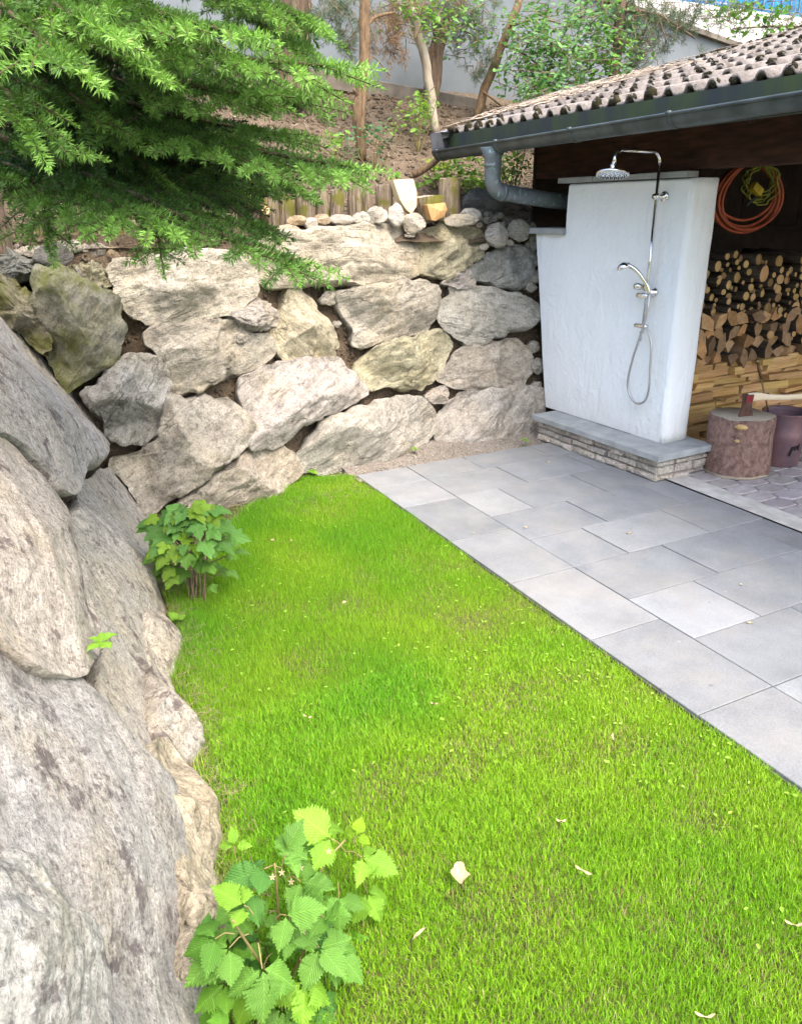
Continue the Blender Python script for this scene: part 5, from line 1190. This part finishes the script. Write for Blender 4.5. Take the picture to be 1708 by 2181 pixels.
for bp_ in [[(-200,-500,4.6),(200,-380,3.8),(420,-260,3.2),(600,-190,2.8)],[(-200,-400,4.6),(150,-280,4.0),(350,-200,3.5),(560,-120,3.1)],[(0,-500,5),(300,-350,4.6),(500,-200,4.2),(700,-110,3.9)],[(-250,-300,3.8),(0,-200,3.4),(150,-150,3.1),(300,-90,2.9)]]: bough(bp_, .8)
# dark fill shoots; the crown's inner shade is put into their needle colour
dark_fill_poly = [(0, 90), (180, 120), (330, 190), (480, 270), (570, 350), (520, 420), (430, 440), (300, 410), (150, 380), (0, 380)]
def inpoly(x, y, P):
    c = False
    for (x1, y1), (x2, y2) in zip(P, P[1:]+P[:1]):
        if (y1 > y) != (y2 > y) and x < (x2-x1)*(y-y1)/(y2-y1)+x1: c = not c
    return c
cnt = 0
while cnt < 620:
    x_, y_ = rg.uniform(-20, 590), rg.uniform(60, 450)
    if not inpoly(x_, y_, dark_fill_poly): continue
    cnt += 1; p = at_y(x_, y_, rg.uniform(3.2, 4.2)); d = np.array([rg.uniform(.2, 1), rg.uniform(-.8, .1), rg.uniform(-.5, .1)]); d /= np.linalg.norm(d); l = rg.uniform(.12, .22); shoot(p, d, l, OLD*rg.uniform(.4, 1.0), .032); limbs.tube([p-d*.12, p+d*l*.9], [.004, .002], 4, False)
limbs.build('limbs', M['limb'], sp, True)
v, f, c = needle_tufts(np.array(SC_), np.array(SD_), np.array(SLn), 1000, np.array(SNl)*.84, np.array(SCo), 5, .0034, .3)
mk('crown', v, f, M['needle'], sp, col=c)

# ------------------------------------------------------------------ raspberry and currant plants
def leaf_mesh(name, mat, prof, teeth, fold=.22, droop=.25, n=26, seed=1):
    """serrated leaf along +X, length 1; prof = half width along it"""
    V = []; UV = []; ts = np.linspace(0, 1, n+1); rr = np.random.default_rng(seed); sk = rr.uniform(-.10, .10); cu_ = rr.uniform(-.10, .10); ripple = rr.uniform(.5, 1.2)
    hw = np.interp(ts, *zip(*prof))*(1+.10*rr.normal(size=n+1)); ph = rr.uniform(0, 6, 4)
    for i, t in enumerate(ts):
        for s in (-1, -.5, 0, .5, 1):
            tooth = (teeth*rr.uniform(.5, 1.5) if (i+(s > 0)) % 2 else -teeth*.4)*(abs(s) == 1)
            w_ = hw[i]*(1+tooth+(sk if s > 0 else -sk)) if 0 < i < n else 0.0
            z = -droop*t*t+fold*abs(w_*s)-.5*(w_*abs(s))**2+ripple*.035*abs(s)*sin(t*7+ph[0 if s < 0 else 1])+ripple*.006*sin(t*26+ph[2])*(abs(s) > .2)
            V.append((t+(.028 if (i+(s > 0)) % 2 else -.020)*abs(s)*(0 < i < n)+.06*abs(s)*(0 < i < n)*(1-t), w_*s+cu_*t*t, z)); UV.append((w_*s*2, t))
    F = []
    for i in range(n):
        for k in range(4): a = i*5+k; F.append((a, a+5, a+6, a+1))
    return meshdata(name, V, F, mat, True, uv=UV)
rasp = [leaf_mesh('leaf', M['leaf_rasp'], [(0, 0), (.07, .17), (.25, .36*wq), (.42, .37*wq), (.65, .26*wq), (.85, .10), (.94, .04), (1, 0)], .14, fo, dr, seed=sd__) for sd__, (fo, dr, wq) in enumerate(((.25, .2, 1), (.4, .4, .92), (.15, .3, 1.1), (.05, .5, 1.05), (.5, .25, .85), (.2, .05, 1.0), (-.1, .35, .95)))]
curr = []
def lobed(sd):
    rr = random.Random(sd); kk = [rr.uniform(.85, 1.15) for _ in range(6)]
    H = [(0, 0), (-.08, .09), (-.10, .22), (0, .33), (.10, .35), (.17, .43), (.28, .52), (.40, .50), (.44, .40), (.50, .29), (.57, .24), (.68, .26), (.80, .19), (.90, .09), (1.0, 0)]
    hp_ = []
    for (a, b_), (c_, d_) in zip(H[:-1], H[1:]):
        L = math.hypot(c_-a, d_-b_); k = max(2, int(L/.045))
        for q in range(k): t = q/k; o = .018*(1 if q % 2 else -.3); hp_.append((a+(c_-a)*t+o*(d_-b_)/L, b_+(d_-b_)*t-o*(c_-a)/L if False else b_+(d_-b_)*t+o*.7))
    out = hp_[1:]+[(1.0, 0)]+[(x, -y) for x, y in hp_[:0:-1]]
    zf = lambda x, y: -.28*kk[0]*max(x, 0)**2+.26*kk[1]*abs(y)-.75*kk[2]*y*y+.035*math.sin(9*kk[3]*y+7*x+sd)
    out = [(x*(1+.05*math.sin(17*y+sd)), y*(kk[4] if y > 0 else kk[5])) for x, y in out]
    V = [(.28, 0, zf(.28, 0)), (0, 0, 0)]+[(x, y, zf(x, y)) for x, y in out]; UV = [(y*1.4, x) for x, y, z in V]; n = len(out)
    for x, y in out: xx, yy = .28+(x-.28)*.55, y*.55; V.append((xx, yy, zf(xx, yy))); UV.append((yy*1.4, xx))
    F = [(2+i, 2+i+1, 2+n+i+1, 2+n+i) for i in range(n-1)]+[(0, 2+n+i, 2+n+i+1) for i in range(n-1)]+[(0, 1, 2+n), (1, 2, 2+n), (0, 2*n+1, 1), (1, 2*n+1, n+1)]
    return meshdata('leaf', V, F, M['leaf_curr'], True, uv=UV)
curr = [lobed(q) for q in range(5)]
def leafM(p, d, up, s):
    d = np.asarray(d, float); d /= np.linalg.norm(d); up = np.asarray(up, float); u = up-d*np.dot(up, d); u /= np.linalg.norm(u); v = np.cross(u, d); MT = Matrix.Identity(4)
    for k in range(3): MT[k][0], MT[k][1], MT[k][2], MT[k][3] = d[k]*s, v[k]*s, u[k]*s, p[k]
    return MT
rp_ = empty('raspberry_plant', (.36, 1.36, 0), 'fresh green raspberry plant at the foot of the nearest boulder', 'plant')
g_ = random.Random(14); canes = MB()
def cane(pix, r=.004):
    P = spline([at_y(x, y, Y) for x, y, Y in pix], 16); canes.tube(P, np.linspace(r, r*.6, 16), 7); return P
def trefoil(p, d, s, tint, up=(0, -.35, 1)):
    d = np.asarray(d, float); d /= np.linalg.norm(d); sd_ = np.cross([0, 0, 1.], d); sd_ /= np.linalg.norm(sd_)
    pet = p+d*s*.5; canes.tube([p, p+d*s*.25+np.array([0, 0, .01]), pet], .0016, 5, False)
    for dd, k in ((d*1.0, 1.0), (d*.35+sd_*.95, .82), (d*.35-sd_*.95, .82)):
        u = np.array(up)+np.array([g_.uniform(-.35, .35), g_.uniform(-.35, .25), 0]); q = dd+np.array([0, 0, g_.uniform(-.45, .10)])
        t = g_.uniform(.85, 1.15); inst('leaf', g_.choice(rasp), leafM(pet+q/np.linalg.norm(q)*.006, q, u, s*k*g_.uniform(.88, 1.1)), rp_, tint=tuple(t*x for x in tint))
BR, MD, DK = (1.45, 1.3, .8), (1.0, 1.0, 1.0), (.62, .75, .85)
c1 = cane([(600,2120,1.36),(615,2010,1.36),(660,1900,1.38),(700,1830,1.40),(735,1790,1.42)]); c2 = cane([(600,2125,1.36),(595,2000,1.33),(590,1900,1.32),(585,1840,1.32)]); c3 = cane([(600,2125,1.36),(560,2060,1.28),(520,2000,1.24),(495,1960,1.22)]); c4 = cane([(605,2125,1.36),(640,2040,1.28),(680,1980,1.25)])
def pxdir(dx, dy, toward): return RT*dx-UP*dy-FW*toward
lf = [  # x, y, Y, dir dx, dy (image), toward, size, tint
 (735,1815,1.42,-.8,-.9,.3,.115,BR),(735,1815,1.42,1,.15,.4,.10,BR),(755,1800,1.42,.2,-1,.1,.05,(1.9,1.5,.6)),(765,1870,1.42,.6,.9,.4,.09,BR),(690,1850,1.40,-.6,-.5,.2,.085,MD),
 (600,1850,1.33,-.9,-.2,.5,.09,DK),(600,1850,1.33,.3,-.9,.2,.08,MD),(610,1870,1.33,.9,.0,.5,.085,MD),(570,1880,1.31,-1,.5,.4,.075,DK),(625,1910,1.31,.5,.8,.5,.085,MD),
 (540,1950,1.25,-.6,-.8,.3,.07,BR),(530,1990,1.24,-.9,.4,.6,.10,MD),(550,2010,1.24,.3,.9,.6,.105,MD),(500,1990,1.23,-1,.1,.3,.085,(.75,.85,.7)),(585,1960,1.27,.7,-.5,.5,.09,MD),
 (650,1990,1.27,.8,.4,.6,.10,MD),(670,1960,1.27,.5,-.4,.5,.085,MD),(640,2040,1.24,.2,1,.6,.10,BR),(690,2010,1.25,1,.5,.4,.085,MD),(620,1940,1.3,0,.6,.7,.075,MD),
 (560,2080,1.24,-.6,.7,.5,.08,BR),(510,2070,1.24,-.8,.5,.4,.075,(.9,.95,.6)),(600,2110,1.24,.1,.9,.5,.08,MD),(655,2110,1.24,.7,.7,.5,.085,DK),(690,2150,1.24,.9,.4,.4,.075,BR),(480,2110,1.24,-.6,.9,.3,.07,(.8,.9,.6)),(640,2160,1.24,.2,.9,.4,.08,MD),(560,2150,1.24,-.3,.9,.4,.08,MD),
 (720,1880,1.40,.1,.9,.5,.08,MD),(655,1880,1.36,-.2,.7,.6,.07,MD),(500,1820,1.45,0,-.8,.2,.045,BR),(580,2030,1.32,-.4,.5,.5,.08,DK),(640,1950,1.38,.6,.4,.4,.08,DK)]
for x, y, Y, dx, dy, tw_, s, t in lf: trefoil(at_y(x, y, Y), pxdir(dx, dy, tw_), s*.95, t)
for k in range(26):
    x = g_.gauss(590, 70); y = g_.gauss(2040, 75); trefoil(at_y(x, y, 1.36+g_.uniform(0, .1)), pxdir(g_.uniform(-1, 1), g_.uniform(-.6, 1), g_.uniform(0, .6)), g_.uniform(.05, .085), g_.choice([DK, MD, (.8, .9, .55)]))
for x, y, Y in [(600,1860,1.30),(640,1850,1.30),(620,1880,1.30),(645,1985,1.22),(700,1815,1.35),(580,1870,1.3)]:
    C = at_y(x, y, Y); V = []; 
    for k in range(5): a = k*2*pi/5; V += [(0, 0, .002), (.004*cos(a-.4), .004*sin(a-.4), .002), (.009*cos(a), .009*sin(a), .003), (.004*cos(a+.4), .004*sin(a+.4), .002)]
    F = [(4*k, 4*k+1, 4*k+2, 4*k+3) for k in range(5)]; mk('flower', V, F, M['leaf_dry'], rp_, M=Matrix.Translation(C) @ Matrix.Rotation(.5, 4, 'X'))
canes.build('canes', M['stem'], rp_, True)
cu = empty('currant_bush', (.60, 3.40, 0), 'small currant bush with lobed leaves by the side wall foot', 'plant'); stems = MB()
for k in range(9):
    x0 = .62+g_.uniform(-.07, .07); y0 = 3.42+g_.uniform(-.06, .06); P = spline([(x0, y0, -.03), (x0+g_.uniform(-.04, .04), y0, .15), (x0+g_.uniform(-.10, .10), y0+g_.uniform(-.08, .08), .38)], 8); stems.tube(P, np.linspace(.0055, .003, 8), 6)
for k in range(105):
    a = g_.uniform(0, 2*pi); rr_ = g_.uniform(.01, .18); z = .44-1.1*rr_**1.2*g_.uniform(.4, 1.3)+g_.uniform(-.05, .05); p = np.array([.60+rr_*cos(a)*1.05, 3.42+rr_*sin(a)*.9, z]); d = np.array([cos(a), sin(a)-.5, g_.uniform(-.5, .05)])
    t = g_.uniform(.75, 1.25); wy = g_.random(); stems.tube([(.60+.3*rr_*cos(a), 3.42+.3*rr_*sin(a), z-.06), p], .0018, 5, False)
    inst('leaf', g_.choice(curr), leafM(p, d, (g_.uniform(-.5, .5), -.5+g_.uniform(-.4, .4), 1), g_.uniform(.06, .108)), cu, tint=(t*(1.6 if wy < .3 else 1), t*(1.2 if wy < .3 else 1), t*(.55 if wy < .3 else 1.0)))
for px_, py_, s in [(375,1165,.08),(365,1210,.07),(352,1185,.07),(372,1225,.075)]:
    p = at_y(px_, py_, 3.3); inst('leaf', curr[0], leafM(p, (-.6, -.4, -.4), (0, -.6, 1), s), cu, tint=(1.3, 1.0, .5))
for k in range(34):
    a = g_.uniform(0, 2*pi); rr_ = g_.uniform(.06, .20); p = np.array([.60+rr_*cos(a), 3.42+rr_*sin(a)*.9, g_.uniform(.10, .30)]); t = g_.uniform(.7, 1.15)
    inst('leaf', g_.choice(curr), leafM(p, (cos(a), sin(a)-.4, g_.uniform(-.4, .1)), (g_.uniform(-.4, .4), -.4, 1), g_.uniform(.05, .09)), cu, tint=(t*1.1, t, t*.8)); stems.tube([(.60+.35*rr_*cos(a), 3.42+.35*rr_*sin(a), p[2]-.05), p], .0016, 5, False)
stems.build('stems', M['twig'], cu, True)
def sprig(name, label, x, y, Y, s, n, surf=None):
    p = np.array(surf if surf is not None else at_y(x, y, Y)); e = empty(name, tuple(p), label, 'plant'); mb = MB(); mb.tube([p, p+np.array([0, 0, .03])], .002, 5, False); mb.build('stem', M['stem'], e)
    for k in range(n): a = k*2*pi/n+g_.uniform(-.3, .3); inst('leaf', g_.choice(rasp), leafM(p+np.array([0, 0, .03]), (cos(a), sin(a), g_.uniform(.1, .6)), (0, 0, 1), s*g_.uniform(.8, 1.2)), e, tint=BR)
sprig('weed_sprig', 'small bright weed growing out of the side wall between two boulders', 0, 0, 0, .05, 5, left_surf(218, 1385, .03))
sprig('weed_sprig', 'small pale weed at the wall foot below the currant bush', 0, 0, 0, .05, 6, at_z(380, 1330, .0))
sprig('weed_sprig', 'tiny weed where the patio meets the boulder wall', 0, 0, 0, .045, 5, at_z(884, 965, .02))
sprig('weed_sprig', 'low weed under the bottom boulder at the head of the lawn', 0, 0, 0, .05, 7, at_z(665, 1012, .0))
sprig('weed_sprig', 'low weed on the gravel near the shower wall plinth', 0, 0, 0, .04, 6, at_z(1118, 944, .02))

# ------------------------------------------------------------------ lawn grass
def grass():
    r = np.random.default_rng(77); N = 900000
    y = r.uniform(.35, 4.95, N); x = r.uniform(0, 2.03, N)
    xl = .0+.128*y+.04*f2(y, y*0, 3, 2, 3)
    xl = np.where(y > 3.6, np.maximum(xl, np.interp(y, [3.6, 4.2, 4.5, 4.75, 4.95], [.62, .90, 1.15, 1.45, 1.75])), xl)
    edge = 2.010+.020*f2(y, x*0, 14, 3, 4)
    n1 = f2(x, y, 1.5, 3, 21); n2 = f2(x, y, 5, 3, 22); n3 = f2(x, y, 2.6, 3, 23)
    dl = (x-xl); dens = np.clip(.92+.40*n1+.50*n2, .2, 1)*np.clip(.22+dl/.20, 0, 1)
    dens *= np.clip(.75+(1.985-x)/.05, .6, 1)
    keep = (dl > 0) & (x < edge) & (r.random(N) < dens) & (y < np.interp(x, [0, 1.2, 1.6, 2.03], [4.6, 4.6, 4.9, 4.75]))
    # leave out what lies nearer than the frame shows
    keep &= (x*.45+y*.89 > .75)
    x, y, n1, n2, n3, dl = [a[keep] for a in (x, y, n1, n2, n3, dl)]; N = len(x); z = lawn_z(x, y)
    h = r.uniform(.014, .034, N)*(1+.55*np.clip(n1+.4*n2, -.6, 1.0))*(1+.9*np.exp(-dl/.07)*r.random(N))*np.interp(y, [1, 4], [1, 1.1]); wd = r.uniform(.0013, .0027, N)*np.interp(y, [1, 2.5, 4.5], [.95, 1.1, 1.5])
    a = r.uniform(0, 2*pi, N); lean = r.uniform(.08, .8, N)*h; dx, dy = np.cos(a)*lean, np.sin(a)*lean; b_ = a+pi/2+r.uniform(-.6, .6, N); wx, wy = np.cos(b_)*wd*.5, np.sin(b_)*wd*.5
    V = np.empty((N, 5, 3), np.float32)
    V[:, 0] = np.stack([x-wx, y-wy, z-.004], -1); V[:, 1] = np.stack([x+wx, y+wy, z-.004], -1)
    V[:, 2] = np.stack([x-wx*.85+dx*.4, y-wy*.85+dy*.4, z+h*.6], -1); V[:, 3] = np.stack([x+wx*.85+dx*.4, y+wy*.85+dy*.4, z+h*.6], -1); V[:, 4] = np.stack([x+dx, y+dy, z+h*r.uniform(.85, 1, N)], -1)
    T = np.array([(0, 1, 3), (0, 3, 2), (2, 3, 4)]); ids = np.arange(N); nr = y < 2.4; F = np.concatenate([(T[None]+ids[nr][:, None, None]*5).reshape(-1, 3), np.stack([ids[~nr]*5, ids[~nr]*5+1, ids[~nr]*5+4], -1)])
    g1, g2, g3, dry = np.array([.205, .43, .022]), np.array([.31, .50, .035]), np.array([.115, .36, .02]), np.array([.42, .36, .17])
    f = np.clip(.5+.9*n3+r.normal(0, .22, N), 0, 1)[:, None]; c = g1*(1-f)+g2*f; q = np.clip(n1*1.2+.0+r.normal(0, .2, N), 0, .8)[:, None]; c = c*(1-q)+g3*q
    dm = r.random(N) < np.clip(.02-.22*n1-.2*n2+.25*np.exp(-dl/.07), .015, .45); c[dm] = dry*r.uniform(.6, 1.1, (dm.sum(), 1)); c *= r.uniform(.58, 1.36, (N, 1))
    C = np.repeat(c[:, None], 5, 1); C[:, :2] *= np.array([.95, .9, .9]); 
    mk('lawn_grass', V.reshape(-1, 3), F, M['grass'], col=C.reshape(-1, 3), kind='stuff', label='short bright green lawn grass with thin yellowed patches', cat='grass')
grass()
# clover and broad weeds in the lawn
r = np.random.default_rng(5); n = 1500; y = r.uniform(.8, 4.6, n); x = r.uniform(.3, 1.98, n); k = (f2(x, y, 2.2, 2, 41)+r.normal(0, .2, n) > .15) & (x > .25+.128*y); x, y = x[k], y[k]; n = len(x)
P = np.stack([x, y, lawn_z(x, y)+.022], -1); cl_ = np.array([.23, .38, .05])*r.uniform(.8, 1.5, (n, 1)); v, f, c = place_leaves(P, r.normal(size=(n, 3))*np.array([1, 1, .2]), r.normal(size=(n, 3))*.25+np.array([0, 0, 1.]), r.uniform(.010, .022, n), cl_)
mk('clover', v, f, M['leafcol'], col=c, kind='stuff', label='small clover leaves dotted through the lawn', cat='clover')
# fallen leaves
def fallen(px_, py_, L, Wd, ang_, label, name='fallen_leaf', curl=.3, group=None, z=.03, tint=1.0, hook=0.):
    p = at_z(px_, py_, z); n = 9; V = []; 
    for i in range(n):
        t = i/(n-1); w_ = Wd*math.sin(pi*min(max(t, .04), .97))**.8*.5*(1+.25*math.sin(t*11+L*300))
        for s in (-1, 0, 1): V.append(((t-.5)*L, w_*s+hook*L*sin(t*3)*.3, curl*L*(t-.5)**2+curl*.6*abs(s)*w_*2-.003*s*sin(t*9)))
    F = []
    for i in range(n-1):
        for s in range(2): a = i*3+s; F.append((a, a+3, a+4, a+1))
    mk(name, V, F, M['leaf_dry'], None, True, M=Matrix.Translation(p) @ Matrix.Rotation(ang_, 4, 'Z') @ Matrix.Rotation(.12, 4, 'X'), tint=(tint,)*3, label=label, cat='leaf', group=group)
fallen(978, 1865, .075, .048, 1.1, 'large cream fallen leaf lying on the lawn', curl=.5)
fallen(895, 1995, .06, .008, .3, 'long curled willow leaf in the grass beside the raspberry', curl=.9, hook=.4)
fallen(1242, 1857, .05, .010, 2.0, 'narrow yellow fallen leaf right of the large cream leaf', curl=.4)
for x_, y_, L_, a_, w_ in [(655,1528,.04,2.2,'left of the lawn centre'),(925,1500,.028,2.4,'in the middle of the lawn'),(1307,1572,.045,.9,'in the right part of the lawn'),(1195,1750,.03,2.6,'right of and above the large cream leaf'),(580,1152,.05,-.3,'nearest the currant bush'),(622,1152,.03,.8,'just right of the one by the currant bush'),(735,1285,.05,.4,'in the far half of the lawn'),(1500,2165,.045,2.5,'at the bottom edge of the lawn'),(1690,1970,.045,2.4,'at the right edge of the picture')]:
    fallen(x_, y_, L_, .008, a_, 'small dry narrow leaf in the grass '+w_, group='dry leaves on the lawn', curl=.8, hook=.4)
for x_, y_, L_, a_, w_ in [(1340,1137,.045,-.4,'in the middle of the patio'),(1596,1328,.04,-.6,'on the dark slab right of the palest slab'),(1120,1124,.04,-.2,'on the slabs near the far end'),(1580,1246,.03,.1,'near the concrete strip side'),(1168,985,.05,-.5,'below the shower wall plinth'),(1010,1136,.025,.3,'on the slabs next to the lawn')]:
    fallen(x_, y_, L_, .009, a_, 'small curled dry leaf on the patio '+w_, group='dry leaves on the patio', curl=.6, z=.004, hook=.3)
